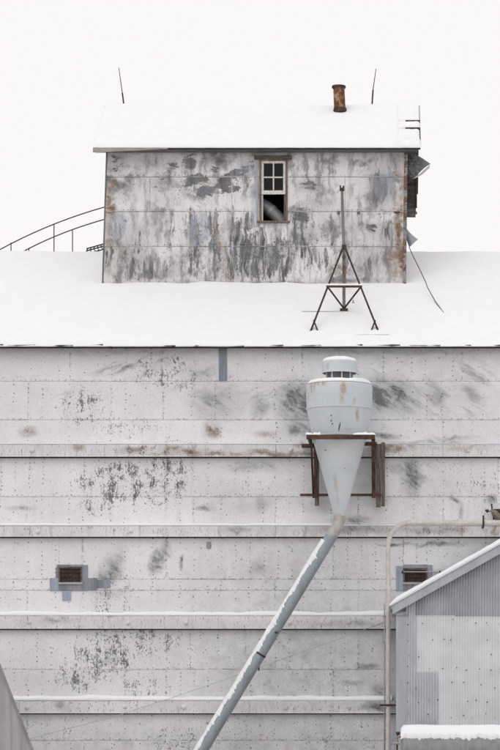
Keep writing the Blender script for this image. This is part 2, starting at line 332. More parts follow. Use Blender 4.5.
# ---------------------------------------------------------------- ground
def gz(x, y): return 0.05*fbm(x*.12, y*.12)
g = MB(); g.grid(lambda u, v: ((u-.5)*900, -300+v*900, 0), 30, 30, True); 
def yard():  # unseen yard, dulled to cut the light bounced up at the walls
    t = NT('dulled_yard_snow'); p = t.pos(); n = t.noise(p, .35, 7, .65); n2 = t.noise(p, 3, 6, .7)
    return t.done(t.mix(t.mapr(t.math('ADD', t.math('MULTIPLY', n, .7), t.math('MULTIPLY', n2, .3)), .38, .6), (.72,.72,.725), (.30,.28,.26)), .8, n2, .5, .05)
tag(g.build('ground', yard()), kind='structure')

# ---------------------------------------------------------------- mill building
XL, XR = X(-150), X(650)
ov = -.30; RID_Y = 5.94; PITCH = .553; EAVE_Z = Z(346, ov) - ov*PITCH
def roofz(y): return EAVE_Z + min(y, 2*RID_Y - y) * PITCH     # top of the roof deck
mill = thing('mill_building', (0, RID_Y, 0), 'long mill building clad in weathered white tin under a snowy roof', 'building')
wall = MB().box(XL, XR, 0, .2, 0, EAVE_Z - .06).build('wall', DARKZ, mill)
wl = MB(); gp = [(0.2, 0), (2*RID_Y, 0), (2*RID_Y, EAVE_Z-.06), (RID_Y, EAVE_Z-.06+RID_Y*PITCH), (0.2, EAVE_Z-.06)]
wl.prism_x(gp, XL, XL+.2).build('end_wall', TIN, mill); MB().prism_x(gp, XR-.2, XR).build('end_wall', TIN, mill)
MB().box(XL+.2, XR-.2, 2*RID_Y-.2, 2*RID_Y, 0, EAVE_Z-.06).build('back_wall', TIN, mill)
rf = MB().prism_x([(ov, roofz(ov)-.06), (RID_Y, roofz(RID_Y)-.06), (2*RID_Y-ov, roofz(ov)-.06), (2*RID_Y-ov, roofz(ov)), (RID_Y, roofz(RID_Y)), (ov, roofz(ov))], XL-.25, XR+.25).build('roof', ASPH, mill)
x = XL - .25; i = 0
while x < XR + .25:                             # lifted edges of the roofing along the eave
    w_ = random.uniform(.72, 1.1); x2 = min(x + w_, XR+.25); a, b = random.uniform(-.004, .034), random.uniform(-.016, .006)
    z0 = roofz(ov)
    MB().hexa([(x, ov-.035, z0-.035+b), (x2+.03, ov-.05, z0-.035+a), (x2+.03, ov-.05, z0+.005+a), (x, ov-.035, z0+.005+b)],
              [(x, ov+.3, z0+.12), (x2+.03, ov+.3, z0+.12), (x2+.03, ov+.3, z0+.19), (x, ov+.3, z0+.19)]).build('eave_sheet', ASPH, rf)
    x = x2

HOLES = []                                      # openings in a sheet wall
def sheet(parent, x0, x1, z0, z1, y, mats, bulge=.007, lap=.012, name='tin_sheet', xt0=None, xt1=None):
    """one lapped tin sheet: thin panel, lower edge proud, dented face, grimy rim"""
    e = .013; off = random.uniform(0, 90); pr = random.uniform(0, .005)
    xs = [0, e] + [e + (x1-x0-2*e)*k/6 for k in range(1, 6)] + [x1-x0-e, x1-x0]
    zs = [0, e] + [e + (z1-z0-2*e)*k/3 for k in range(1, 3)] + [z1-z0-e, z1-z0]
    m = MB(); nx, nz = len(xs), len(zs); vs = []
    for c in zs:
        f = c/(z1-z0); l = x0 + ((xt0 or x0) - x0)*f; r = x1 + ((xt1 or x1) - x1)*f
        for a in xs:
            px = l + (r-l)*a/(x1-x0); pz = z0 + c
            inn = 1 if (e < a < x1-x0-e) or (e < c < z1-z0-e) else .35
            vs.append((px, y - pr - .004 - lap*(1-f) + bulge*fbm(px*1.3+off, pz*1.6, 0, 3)*inn, pz))
    for j in range(nz-1):
        for i in range(nx-1):
            bd = i == 0 or i == nx-2 or j == 0 or j == nz-2
            q = [vs[j*nx+i], vs[j*nx+i+1], vs[(j+1)*nx+i+1], vs[(j+1)*nx+i]]
            m.add(q, [(0,1,2,3)], True, 1 if bd else 0)
    rim = [vs[i] for i in range(nx)] + [vs[j*nx+nx-1] for j in range(1, nz)] + [vs[(nz-1)*nx+i] for i in range(nx-2, -1, -1)] + [vs[j*nx] for j in range(nz-2, 0, -1)]
    n = len(rim); m.add(rim + [(a, y, c) for a, b, c in rim], [(i, (i+1) % n, n+(i+1) % n, n+i) for i in range(n)], False, 1)
    return m.build(name, mats, parent)

rows = [  # py top, py bottom, seams (px)
 (346,381,[-92,-11,70,151,223,302,383,462,543,610]), (381,419.5,[-138,-56,28,111,163,215,274,357,441,524,607]), (419.5,446,[-56,110,276,443,609]),
 (455,496.5,[-81,1,84,166,248,331,415,498,580]), (496.5,527,[-56,27,110,193,275,358,443,526,609]), (535,579,[-83,83,166,250,333,416,500,583]),
 (579,590,[-56,110,275,443,609]), (590,617,[-56,27,110,193,275,358,443,526]), (627,669,[-60,104,190,275,358,440,526]), (669,702,[-83,0,83,166,250,333,416,500,583]), (712,740,[-56,27,110,246,330,415,500,583]), (740,767.6,[-81,1,84,170,250,333,420,500,583])]
VENTS = [(59,82,567,583), (403.5,427,568.5,583)]
nails = MB()
def nail(m, x, y, z, r):
    vs = [(x + r*math.cos(a), y, z + r*math.sin(a)) for a in [k*math.pi/3 for k in range(6)]] + [(x, y-.006, z)]
    m.add(vs, [(k, (k+1) % 6, 6) for k in range(6)], True)
for (t_, b_, seams) in rows:
    xs = [-150] + seams + [650]
    for a, b in zip(xs[:-1], xs[1:]):
        zt, zb = Z(t_), Z(b_)
        if EAVE_Z - .07 < zt: zt = EAVE_Z - .075
        cut = [(a, b, zb, zt)]
        for v in VENTS:                          # leave the vents open
            nxt = []
            for (p, q, l, h) in cut:
                vz0, vz1 = Z(v[3]), Z(v[2])
                if q <= v[0] or p >= v[1] or h <= vz0 or l >= vz1: nxt.append((p, q, l, h)); continue
                if p < v[0]: nxt.append((p, v[0], l, h))
                if q > v[1]: nxt.append((v[1], q, l, h))
                if h > vz1 + .02: nxt.append((max(p, v[0]), min(q, v[1]), vz1, h))
                if l < vz0 - .02: nxt.append((max(p, v[0]), min(q, v[1]), l, vz0))
            cut = nxt
        for (p, q, l, h) in cut: sheet(wall, X(p), X(q), l, h, 0, [TIN, TIN_EDGE])
        # nails down the seams, the studs and along the lap
        st = a
        k = 0
        while st < b - 3:
            heavy = random.random() < (.95 if k == 0 else (.6 if t_ > 450 else .25))
            pz = t_ + 3
            while pz < b_ - 1:
                if random.random() < (.75 if heavy else .12) and not any(v[0]-2 < st < v[1]+2 and v[2]-2 < pz < v[3]+2 for v in VENTS):
                    nail(nails, X(st + random.uniform(-.5, .5) + .8), -.023, Z(pz + random.uniform(-.8, .8)), random.uniform(.006, .014))
                pz += random.uniform(3.6, 5.4)
            st += 13.8; k += 1
        st = a + 3
        while st < b:
            if random.random() < .7: nail(nails, X(st), -.024, Z(b_ - 1.2), random.uniform(.006, .012))
            st += random.uniform(4, 8)
        for _ in range(int((b-a)*(b_-t_)/(170 if t_ > 530 else 300))):             # stray holes
            p, q = random.uniform(a, b), random.uniform(t_+2, b_-2)
            if not any(v[0]-2 < p < v[1]+2 and v[2]-2 < q < v[3]+2 for v in VENTS): nail(nails, X(p), -.023, Z(q), random.choice((.004, .005, .006, .008, .008, .012)))
tag(nails.build('nail_heads', NAIL, wall, merge=False), kind='stuff')

# bare zinc patches nailed over the tin
def patch(px0, px1, py0, py1, mat=ZPATCH, y=0.0, parent=None, th=.034):
    return box('zinc_patch', mat, parent or wall, X(px0, y), X(px1, y), y-th, y-.012, Z(py1, y), Z(py0, y))
patch(219, 227, 348.5, 381)
patch(206.5, 211, 542, 548.5)
patch(50, 59, 578, 590.5, BLUEZ); patch(59.2, 82, 583.4, 590.5, ZPATCH); patch(82.2, 88, 565, 590.5, ZPATCH); patch(57, 82, 564.6, 566.8, ZPATCH); patch(56, 58.8, 567, 577.8, ZPATCH)
patch(62.5, 71, 590.8, 600.5, BLUEZ); patch(88.2, 97, 578, 590, ZPATCH); patch(97.2, 110, 580, 588, ZPATCH, th=.028)
patch(396, 403.3, 566, 590.5, BLUEZ); patch(403.5, 413, 583.4, 590.5, ZPATCH); patch(427.4, 432.5, 565, 583, ZPATCH); patch(403.5, 427.2, 564.5, 568.2, ZPATCH)
# the two small vents in the wall
for v, lab in zip(VENTS, ('rusty brown louvre vent ringed with bare zinc patches', 'rusty brown louvre vent half behind the shed roof')):
    x0, x1, z0, z1 = X(v[0]), X(v[1]), Z(v[3]), Z(v[2])
    f = MB(); f.box(x0-.01, x1+.01, -.05, -.001, z1-.035, z1+.01); f.box(x0-.01, x0+.03, -.045, -.001, z0, z1-.035); f.box(x1-.03, x1+.01, -.045, -.001, z0, z1-.035)
    vo = tag(f.build('vent', WOODX, mill), lab)
    box('sill', GREYWIRE, vo, x0-.02, x1+.02, -.075, -.001, z0-.03, z0+.02)
    box('panel', BROWN, vo, x0+.03, x1-.03, -.016, -.002, z0+.02, z1-.035)
    zz = (z0+z1)/2
    for k in range(3):
        h = (z1-z0-.06)/3; zl = z0 + .025 + k*h
        MB().hexa([(x0+.032, -.030, zl), (x1-.032, -.030, zl), (x1-.032, -.018, zl+h-.02), (x0+.032, -.018, zl+h-.02)], [(x0+.032, -.0165, zl), (x1-.032, -.0165, zl), (x1-.032, -.0165, zl+h-.02), (x0+.032, -.0165, zl+h-.02)]).build('slat', BROWN, vo)
    MB().tube([((x0+x1)/2, -.05, zz), ((x0+x1)/2, -.028, zz)], .035, 10).build('knob', RUST, vo)

# boxed timber ledges
LEDGES = [(444.5, 456.5, [32,130,190,291,380,468], 2.0, [-60,105,276,443,600]), (526, 536.5, [38,131,237,345,418], 3.6, [5,107,276,462,600]),
          (616, 628.5, [29,128,186,290,349], 5.5, [-60,104,275,440,600]), (700.8, 713, [27,125,184,286,349], 5.5, [20,138,250,380,560])]
DEP = .15
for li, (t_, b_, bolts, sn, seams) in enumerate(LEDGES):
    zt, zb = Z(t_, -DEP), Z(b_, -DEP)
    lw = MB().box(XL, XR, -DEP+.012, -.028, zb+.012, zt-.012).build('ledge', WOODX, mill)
    box('gap_shade_strip', ASPH, lw, XL, XR, -.075, -.029, zb-.03, zb+.0115)  # dark strip added to draw the gap and shadow line below the ledge
    xs = [-150] + seams + [650]
    for a, b in zip(xs[:-1], xs[1:]):
        e = random.uniform(-.004, .004); d = random.uniform(0, .006)
        m = MB(); x0, x1 = X(a), X(b) - .006
        m.box(x0, x1, -DEP-d, -DEP+.0115, zb+.02, zt+e)                               # face
        m.box(x0, x1, -DEP-d-.014, -DEP+.0115, zb-.004, zb+.02)                      # rolled drip edge
        m.box(x0, x1, -DEP+.0118, -.027, zt-.0118, zt+.002+e)                           # top
        m.build('ledge_cover', LEDGE_MAT, lw)
    m = MB()
    px = -148.0
    while px < 648:
        if random.random() < .6: nail(m, X(px), -DEP-.0085, random.choice((zb+.05, zb+.05, zt-.04)) + random.uniform(-.015, .015), random.uniform(.006, .011))
        px += random.uniform(2.5, 8)
    tag(m.build('nail_heads', NAIL, lw, merge=False), kind='stuff')
    for p in bolts + [-60, 560]:
        c = W(p, (t_+b_)/2 + random.uniform(-.8, 1), -DEP); m = MB()
        vs = [(0.0, .034), (.02, .034), (.034, .030), (.050, .014), (.058, .004), (.058, -.01)]
        n = 14; pts = [(c.x + r*math.cos(2*math.pi*k/n), -DEP - q - .008, c.z + r*math.sin(2*math.pi*k/n)) for r, q in vs[1:] for k in range(n)]
        m.add(pts, [(i*n+k, i*n+(k+1) % n, (i+1)*n+(k+1) % n, (i+1)*n+k) for i in range(len(vs)-2) for k in range(n)], True)
        m.add(pts[:n], [tuple(range(n))]); m.box(c.x-.016, c.x+.016, -DEP-.058, -DEP-.03, c.z-.016, c.z+.016)
        m.build('tie_bolt', LEDGE_MAT, lw)
    # snow lying on it
    pe = 378 if li == 0 else (340 if li == 1 else 392)
    m = MB(); x0, x1 = XL, X(pe if li > 1 else 650); nu = 520
    def sf(u, v, li=li, zt=zt, x0=x0, x1=x1, sn=sn):
        x = x0 + (x1-x0)*u; th = sn*S*(.74 + .30*fbm(x*.4, li*7.0) + .16*fbm(x*1.9, li*3.0+9, 0, 5))
        if li == 0: th *= .8 if x < X(300) else .45
        if li == 1: th *= 1.0 if x < X(345) else .55
        th = max(.02, th); lip = .010*fbm(x*2.5, li+30.)
        prof = [(-.0262, 0), (-.0262, 1.15), (-.07, 1.06), (-.11, .95), (-.145, .72), (-DEP-.014+lip, .42), (-DEP-.012+lip, .12), (-DEP-.002, .0)]
        k = v*7; q = prof[int(round(k))]
        return (x, q[0], zt + .0072 + q[1]*th)
    m.grid(sf, nu, 7); m.build
    so_ = m.build('ledge_snow', SNOW)
    tag(so_, ['thin snow strip on the topmost ledge, behind the cyclone frame', 'snow strip on the second ledge from the roof', 'thick snow strip on the ledge just under the two small vents', 'thick snow strip on the lowest ledge'][li], 'snow', 'snow strips on the wall ledges')

# snow on the long roof
def snow_roof(name, x0, x1, yr, zf, ov_, nu, nv, th, hole=None, seed=0., left=0., back=True):
    m = MB()
    def fn(u, v, side):
        x = x0 + (x1-x0)*u; s = v
        y = ov_ + (yr - ov_)*s
        d = th*(1 + .35*fbm(x*.35, y*.5, seed) + .12*fbm(x*1.7, y*1.9, seed+5) )
        d *= min(1, .25 + (s*abs(yr-ov_)/.16)**.6) if s*abs(yr-ov_) < .16 else 1
        ex = min(x-x0, x1-x)
        if ex < .12: d *= (max(ex, 0)/.12)**.5*.8 + .2
        pk = max(0, 1 - abs(yr-y)/.35); d -= .05*pk*pk
        yy = y if side == 0 else 2*yr - y
        return (x, yy + (-.02*fbm(x*1.8, seed+3) if s < .02 else 0), zf(y) + d + hole(x, yy) if hole else zf(y) + d)
    vv = lambda v: v**1.6
    m.grid(lambda u, v: fn(u, vv(v), 0), nu, nv)
    m.grid(lambda u, v: fn(u, vv(1-v), 1), nu, nv)
    # front and back lips, ends
    for side in (0, 1):
        m.grid(lambda u, v: (lambda p: (p[0], p[1] + (.012*(1-v) if side == 0 else -.012*(1-v)), p[2] if v > .99 else zf(ov_) + .007))(fn(u, 0, side)), nu, 1)
    for uu in (0, 1):
        for side in (0, 1):
            m.grid(lambda u, v: (lambda p: p if v > .99 else (p[0], p[1], zf(ov_ + (yr-ov_)*vv(u)) + .006))(fn(uu, vv(u), side)), nv, 1)
    return m.build(name, SNOW)
def drift(x, y):                                # snow banked against the headhouse
    f = X(102, CY) - .3 < x < X(405, CY) + .3
    d = max(0, 1 - abs(y - CY)/.5) if y < CY + .1 else 0
    return (.07*d*d*(1 + .6*fbm(x*1.2, 3.3)) if f else 0)
tag(snow_roof('roof_snow', XL-.26, XR+.26, RID_Y, roofz, ov-.055, 220, 40, .085, drift, 2.0), 'smooth white snow blanket covering the long lower roof', 'snow', kind='stuff')

# ---------------------------------------------------------------- headhouse on the ridge
bl, br, tl, tr = X(102.6, CY), X(405, CY), X(107, CY), X(406.5, CY)     # it leans a little
hz0 = roofz(CY) + .02; hzt = Z(148, CY)
HB = 2*RID_Y - CY
hh = thing('headhouse', ((bl+br)/2, RID_Y, roofz(RID_Y)), 'streaked grey tin headhouse with one window standing on the roof ridge', 'building')
def lx(z): return bl + (tl-bl)*(z-hz0)/(hzt-hz0)
def rx(z): return br + (tr-br)*(z-hz0)/(hzt-hz0)
wx0, wx1, wz0, wz1 = X(259.5, CY), X(287.5, CY), Z(223, CY), Z(160, CY)
fw = MB(); zlo = hz0 - .35
for a, b, c, d in ((None, wx0, zlo, hzt), (wx1, None, zlo, hzt), (wx0, wx1, zlo, wz0), (wx0, wx1, wz1, hzt)):
    A = lambda z, q=a: lx(z) if q is None else q
    B = lambda z, q=b: rx(z) if q is None else q
    fw.hexa([(A(c), CY, c), (B(c), CY, c), (B(d), CY, d), (A(d), CY, d)], [(A(c), CY+.1, c), (B(c), CY+.1, c), (B(d), CY+.1, d), (A(d), CY+.1, d)])
fwall = fw.build('front_wall', WOODDK, hh)
zlb = roofz(CY) - .3; zpk = Z(104, RID_Y) - .05; zev = hzt
for fx, nm in ((lx, 'side_wall'), (rx, 'side_wall')):
    s_ = .1 if fx is lx else -.1
    m = MB(); poly = [(CY+.1, zlb), (RID_Y, zlb+1.2), (HB, zlb), (HB, zev), (RID_Y, zev + (RID_Y-CY)*.57), (CY+.1, zev)]
    vs = [(fx(max(z, hz0)), y, z) for y, z in poly] + [(fx(max(z, hz0)) + s_, y, z) for y, z in poly]; n = 6
    m.add(vs, [(0,1,2,3,4,5), (11,10,9,8,7,6)] + [(i, n+i, n+(i+1) % n, (i+1) % n) for i in range(n)]); m.build(nm, HTIN, hh)
MB().box(bl, br, HB-.1, HB-.001, zlb, zev).build('back_wall', HTIN, hh)
# inside: floor, board lining and ceiling behind the window
box('interior_floor', WOODIN, hh, bl+.12, br-.12, CY+.11, HB-.12, roofz(RID_Y)+.12, roofz(RID_Y)+.17)
for k in range(12):
    zz = roofz(RID_Y)+.2 + k*.18
    box('lining_board', WOODIN, hh, X(225, CY), X(325, CY), CY+1.6, CY+1.62 + random.uniform(0, .01), zz, zz+.17)
box('interior_ceiling', WOODIN, hh, bl+.12, br-.12, CY+.11, HB-.12, zev-.25, zev-.2)
# tin sheets of the front
hrows = [(149, 177, [185, 318]), (177, 211.5, [150, 232, 345]), (211.5, 246.5, [189, 259.5, 287.5, 352, 384]), (246.5, 288, [140, 226, 310, 372])]
for (t_, b_, seams) in hrows:
    zt, zb = Z(t_, CY) - (.02 if t_ == 149 else 0), Z(b_, CY) - (.25 if t_ > 240 else 0)
    xs = [None] + [X(s, CY) for s in seams] + [None]
    for a, b in zip(xs[:-1], xs[1:]):
        x0, xt0 = (lx(zb), lx(zt)) if a is None else (a, a)
        x1, xt1 = (rx(zb), rx(zt)) if b is None else (b, b)
        parts = [(x0, x1, zb, zt, xt0, xt1)]
        if x1 > wx0 and x0 < wx1 and zt > wz0 and zb < wz1:
            parts = []
            if x0 < wx0 - .02: parts.append((x0, wx0, zb, zt, xt0, wx0))
            if x1 > wx1 + .02: parts.append((wx1, x1, zb, zt, wx1, xt1))
            if zt > wz1 + .02: parts.append((max(x0, wx0), min(x1, wx1), wz1, zt, max(x0, wx0), min(x1, wx1)))
            if zb < wz0 - .02: parts.append((max(x0, wx0), min(x1, wx1), zb, wz0, max(x0, wx0), min(x1, wx1)))
        for (a0, a1, c, d, t0, t1) in parts: sheet(fwall, a0, a1, c, d, CY, [HTIN, HTIN_EDGE], bulge=.009, xt0=t0, xt1=t1)
m = MB()
for (t_, b_, seams) in hrows:
    for _ in range(90):
        p = random.uniform(110, 402); q = b_ - 1.5 if random.random() < .6 and t_ < 240 else random.uniform(t_, min(b_, 282))
        if not (257 < p < 290 and 156 < q < 226): nail(m, X(p, CY), CY-.024, Z(q, CY), random.uniform(.006, .012))
tag(m.build('nail_heads', NAIL, fwall, merge=False), kind='stuff')
for a, b, c, d in ((107.5, 127, 213, 240), (189.5, 211, 213, 246)):
    m = MB(); x0, x1, z0, z1 = X(a, CY), X(b, CY), Z(d, CY), Z(c, CY)
for (p, q) in ((338.5, 213), (358.5, 213)):
    c = W(p, q, CY); box('square_plate', DARKZ, fwall, c.x-.035, c.x+.035, CY-.05, CY-.01, c.z-.035, c.z+.035)
# corner trims, base board
MB().hexa([(lx(zlo)-.02, CY-.03, zlo), (lx(zlo)+.018, CY-.03, zlo), (lx(zev)+.018, CY-.03, zev-.02), (lx(zev)-.02, CY-.03, zev-.02)],
          [(lx(zlo)-.02, CY+.12, zlo), (lx(zlo)-.002, CY+.12, zlo), (lx(zev)-.002, CY+.12, zev-.02), (lx(zev)-.02, CY+.12, zev-.02)]).build('corner_trim', DARKZ, hh)
RTRIM = zinc('rust_run_trim', (.33,.33,.34), .7, rust=.17)
MB().hexa([(rx(zlo)-.06, CY-.03, zlo), (rx(zlo)+.03, CY-.03, zlo), (rx(zev)+.03, CY-.03, zev-.02), (rx(zev)-.06, CY-.03, zev-.02)],
          [(rx(zlo)+.002, CY+.12, zlo), (rx(zlo)+.03, CY+.12, zlo), (rx(zev)+.03, CY+.12, zev-.02), (rx(zev)+.002, CY+.12, zev-.02)]).build('corner_trim', RTRIM, hh)
tag(hh.children[-1], 'rust streaked corner strip')
# roof
hov = CY - .32; hpit = (zpk - Z(147.5, hov)) / (RID_Y - hov)
def hroof(y): return Z(147.5, hov) + (min(y, 2*RID_Y-y) - hov) * hpit
rx0, rx1 = X(93, hov), X(420.5, hov)
hr = MB().prism_x([(hov, hroof(hov)-.06), (RID_Y, hroof(RID_Y)-.06), (2*RID_Y-hov, hroof(hov)-.06), (2*RID_Y-hov, hroof(hov)), (RID_Y, hroof(RID_Y)), (hov, hroof(hov))], rx0, rx1).build('roof', ASPH, hh)
zf_ = hroof(hov)
MB().hexa([(rx0, hov-.03, zf_-.135), (X(168, hov), hov-.03, zf_-.045), (X(168, hov), hov-.03, zf_-.004), (rx0, hov-.03, zf_-.004)],
          [(rx0, hov-.001, zf_-.135), (X(168, hov), hov-.001, zf_-.045), (X(168, hov), hov-.001, zf_-.004), (rx0, hov-.001, zf_-.004)]).build('fascia_board', wood('fascia', (.46,.42,.39), (.25,.22,.20)), hr)
x = X(168, hov) + .01
while x < rx1 - .05:
    x2 = min(x + random.uniform(.5, 1.1), rx1); j = random.uniform(-.012, .008)
    MB().box(x, x2-.008, hov-.028, hov-.001, zf_-.035+j, zf_+.004+j*.4).build('eave_sheet', ASPH, hr); x = x2
MB().box(lx(zev)-.3, rx(zev)+.3, hov+.001, CY-.001, zf_-.07, zf_-.0605).build('soffit', DARKZ, hr)
# window
win = MB(); f_ = CY - .045
win.box(wx0, wx0+.05, f_, CY+.1, wz0+.04, wz1); win.box(wx1-.05, wx1, f_, CY+.1, wz0+.04, wz1); win.box(wx0+.05, wx1-.05, f_, CY+.1, wz1-.035, wz1)
window = win.build('window', WOODZ, hh)
box('lintel', WOODX, window, X(254.5, CY), X(292, CY), CY-.085, CY-.005, Z(160, CY), Z(156, CY), bevel=.006)
box('sill', WOODZ, window, X(257, CY), X(290, CY), CY-.10, CY+.1, wz0, wz0+.04, bevel=.005)
MB().box(X(258, CY)-.05, X(258, CY), CY-.035, CY-.004, wz0-.1, wz1-.02).build('side_casing', zinc('casing_zinc', (.42,.44,.47), .7), window)
sx0, sx1, sz0, sz1 = wx0+.05, wx1-.05, Z(194.5, CY), wz1-.035
sash = MB(); a = .062
sash.box(sx0, sx0+a, CY-.03, CY+.02, sz0, sz1); sash.box(sx1-a, sx1, CY-.03, CY+.02, sz0, sz1); sash.box(sx0+a, sx1-a, CY-.03, CY+.02, sz0, sz0+.1); sash.box(sx0+a, sx1-a, CY-.03, CY+.02, sz1-.06, sz1)
sash.build('upper_sash', WHITEPAINT, window, bevel=.004)
cx_, cz_ = (sx0+sx1)/2, (sz0+.1+sz1-.06)/2 - .01
MB().box(cx_-.018, cx_+.018, CY-.022, CY+.012, sz0+.1, sz1-.06).build('muntin', WHITEPAINT, window)
MB().box(sx0+a, cx_-.0185, CY-.021, CY+.011, cz_-.018, cz_+.018).build('muntin', WHITEPAINT, window)
MB().box(cx_+.0185, sx1-a, CY-.021, CY+.011, cz_-.018, cz_+.018).build('muntin', WHITEPAINT, window)
for (a0, a1) in ((sx0+a, cx_-.018), (cx_+.018, sx1-a)):
    for (c0, c1) in ((sz0+.1, cz_-.018), (cz_+.018, sz1-.06)):
        MB().box(a0-.004, a1+.004, CY-.008, CY-.004, c0-.004, c1+.004).build('pane', GLASS, window)
MB().box(sx0, sx0+.045, CY+.002, CY+.045, wz0+.04, sz0).build('lower_stop', WHITEPAINT, window); MB().box(sx1-.045, sx1, CY+.002, CY+.045, wz0+.04, sz0).build('lower_stop', WOODZ, window)
# right side: board bay, bent sheet hood, peg, loose flap (all fixed to the side wall)
by0 = 4.2
bay = MB().box(rx(15)+.001, X(416, by0+.02), by0+.02, by0+1.3, Z(208, by0), zev-.03).build('side_bay', WOODDK, hh)
nb = 9
for k in range(nb):
    za = Z(208, by0) + (zev-.03-Z(208, by0))*k/nb; zb_ = Z(208, by0) + (zev-.03-Z(208, by0))*(k+1)/nb
    box('plank', WOODDK, bay, rx(15)+.02, X(416.3, by0) + random.uniform(-.01, .01), by0-.012 - random.uniform(0, .012), by0+.0195, za+.006, zb_-.004)
box('corner_board', RUSTDK, bay, X(415.4, by0), X(417, by0), by0-.04, by0-.025, Z(208.5, by0), zev-.04)
box('peg_board', WOODX, hh, rx(14.8), X(417, by0), by0-.05, by0+.02, Z(214.3, by0), Z(212, by0))
def mottled():
    t = NT('mottled_roofing'); p = t.pos(); n = t.noise(p, 28, 4, .7); n2 = t.noise(p, 4, 4, .6)
    return t.done(t.mix(t.mapr(n, .42, .62), t.mix(t.mapr(n2, .4, .6), (.045,.043,.043), (.085,.082,.08)), (.19,.185,.185)), .8, n, .5, .01)
MOT = mottled()
def loft(name, A, B, mat, parent, nseg=10, sag=(0, 0, 0), th=.012):
    """thin bent sheet between two edges"""
    m = MB()
    def fn(u, v, off=0.0):
        k = u*(len(A)-1); i = min(int(k), len(A)-2); f = k - i
        a = A[i].lerp(A[i+1], f); b = B[i].lerp(B[i+1], f); p = a.lerp(b, v) + Vector(sag)*math.sin(math.pi*v)
        return p + Vector((0, off, 0))
    m.grid(lambda u, v: fn(u, v), nseg, 6); m.grid(lambda u, v: fn(u, v, th), nseg, 6)
    for vv in (0, 1): m.grid(lambda u, v, q=vv: fn(u, q, th*v), nseg, 1)
    for uu in (0, 1): m.grid(lambda u, v, q=uu: fn(q, u, th*v), 6, 1)
    return m.build(name, mat, parent)
hood = loft('bent_hood', [W(405.5,149.5,3.75), W(412.5,153,3.72), W(422,158,3.66), W(430.5,164,3.55)], [W(405.5,182,3.62), W(408.5,180.5,3.54), W(411,179.5,3.44), W(415,177.5,3.36)], MOT, hh, 14, (.03, -.2, .02))
tag(hood, 'bent mottled grey sheet sticking out of the right side')
loft('hood_lip', [W(415,177.5,3.36), W(420,173.5,3.40), W(430,164.5,3.55)], [W(413.2,179.2,3.45), W(421.5,175.2,3.5), W(429.5,168,3.62)], zinc('hood_bright_lip', (.62,.62,.62), .8), hood, 6)
loft('hood_fold', [W(405.8,172,3.58), W(409,176,3.5), W(412,178,3.42)], [W(406.5,184,3.56), W(410,182,3.5), W(413.5,179,3.42)], DARKZ, hood, 6)
flap = loft('loose_flap', [W(405,226,3.66), W(408,230.5,3.62), W(411.5,234.5,3.58), W(418,239.5,3.5)], [W(405,236,3.62), W(406.5,240,3.58), W(408,244,3.56), W(409.2,247.5,3.52)], ZPATCH, hh, 10, (.0, -.04, 0))
tag(flap, 'small torn triangular tin flap')

# snow on the headhouse roof, and the broken slabs at its right end
hs1 = X(400, hov)
tag(snow_roof('headhouse_snow', rx0-.02, hs1, RID_Y, hroof, hov-.045, 150, 30, .095, None, 11.0), 'snow blanket on the small upper roof of the headhouse', 'snow', kind='stuff')
bands = [(.0, .155), (.165, .39), (.425, .56), (.60, .985)]
SL = ['lowest of the broken snow slabs at the right end of the upper roof', 'second snow slab from the bottom at the right end of the upper roof', 'thin snow slab below the topmost at the right end of the upper roof', 'topmost broken snow slab at the right end of the upper roof']
for k, (a, b) in enumerate(bands):
    m = MB(); y0 = hov-.03 + (RID_Y-hov+.03)*a; y1 = hov-.03 + (RID_Y-hov+.03)*b; xa = hs1 - .06; xb = rx1 + random.uniform(-.02, .02)
    def fn(u, v):
        ang = math.pi*v; yy = y0 + (y1-y0)*(.5 - .5*math.cos(ang)); hgt = math.sin(ang)**.55 * (.10 + .03*fbm(u*4, k*5.0))
        e = min(u, 1-u)*(xb-xa); hgt *= min(1, (e/.05))**.5 if e < .05 else 1
        return (xa + (xb-xa)*u, yy, hroof(yy) + .004 + hgt)
    m.grid(fn, 26, 14); tag(m.build('snow_slab', SNOW), SL[k], 'snow', 'snow slabs at the roof end')
m = MB().prism_x([(hov+.02, hroof(hov+.02)+.001), (RID_Y-.02, hroof(RID_Y-.02)+.001), (RID_Y-.02, hroof(RID_Y-.02)+.012), (hov+.02, hroof(hov+.02)+.012)], rx1-.03, rx1+.012).build('rake_strip', ASPH, hr)

for a_ in (.407, .58):
    y0 = hov-.03 + (RID_Y-hov+.03)*a_; z0 = hroof(y0)
    MB().box(X(405.5 if a_ > .2 else 412, y0), rx1+.005, y0-.02, y0+.02, z0+.002, z0+.075).build('slab_gap_strip', WOODDK, hr)  # dark strip added to draw the gap between snow slabs

# duct seen through the open lower window
dy = CY + .42
dp = [W(238, 205, dy), W(252, 203, dy), W(262, 205, dy), W(268, 208.5, dy), W(274, 214, dy), W(282, 222, dy), W(292, 232, dy), W(300, 244, dy)]
dk = thing('elbow_duct', (dp[4].x, dy, roofz(RID_Y)+.17), 'round grey sheet metal duct elbow seen inside the open window', 'duct')
MB().tube(dp, .175, 22).build('duct_tube', GREYMETAL, dk)
MB().tube([W(270, 210.3, dy), W(272, 212.2, dy)], .185, 22).build('seam_band', ZINC, dk)
MB().tube([W(300, 243, dy), Vector((W(300, 0, dy).x, dy, roofz(RID_Y)+.17))], .16, 16).build('riser', GREYMETAL, dk)

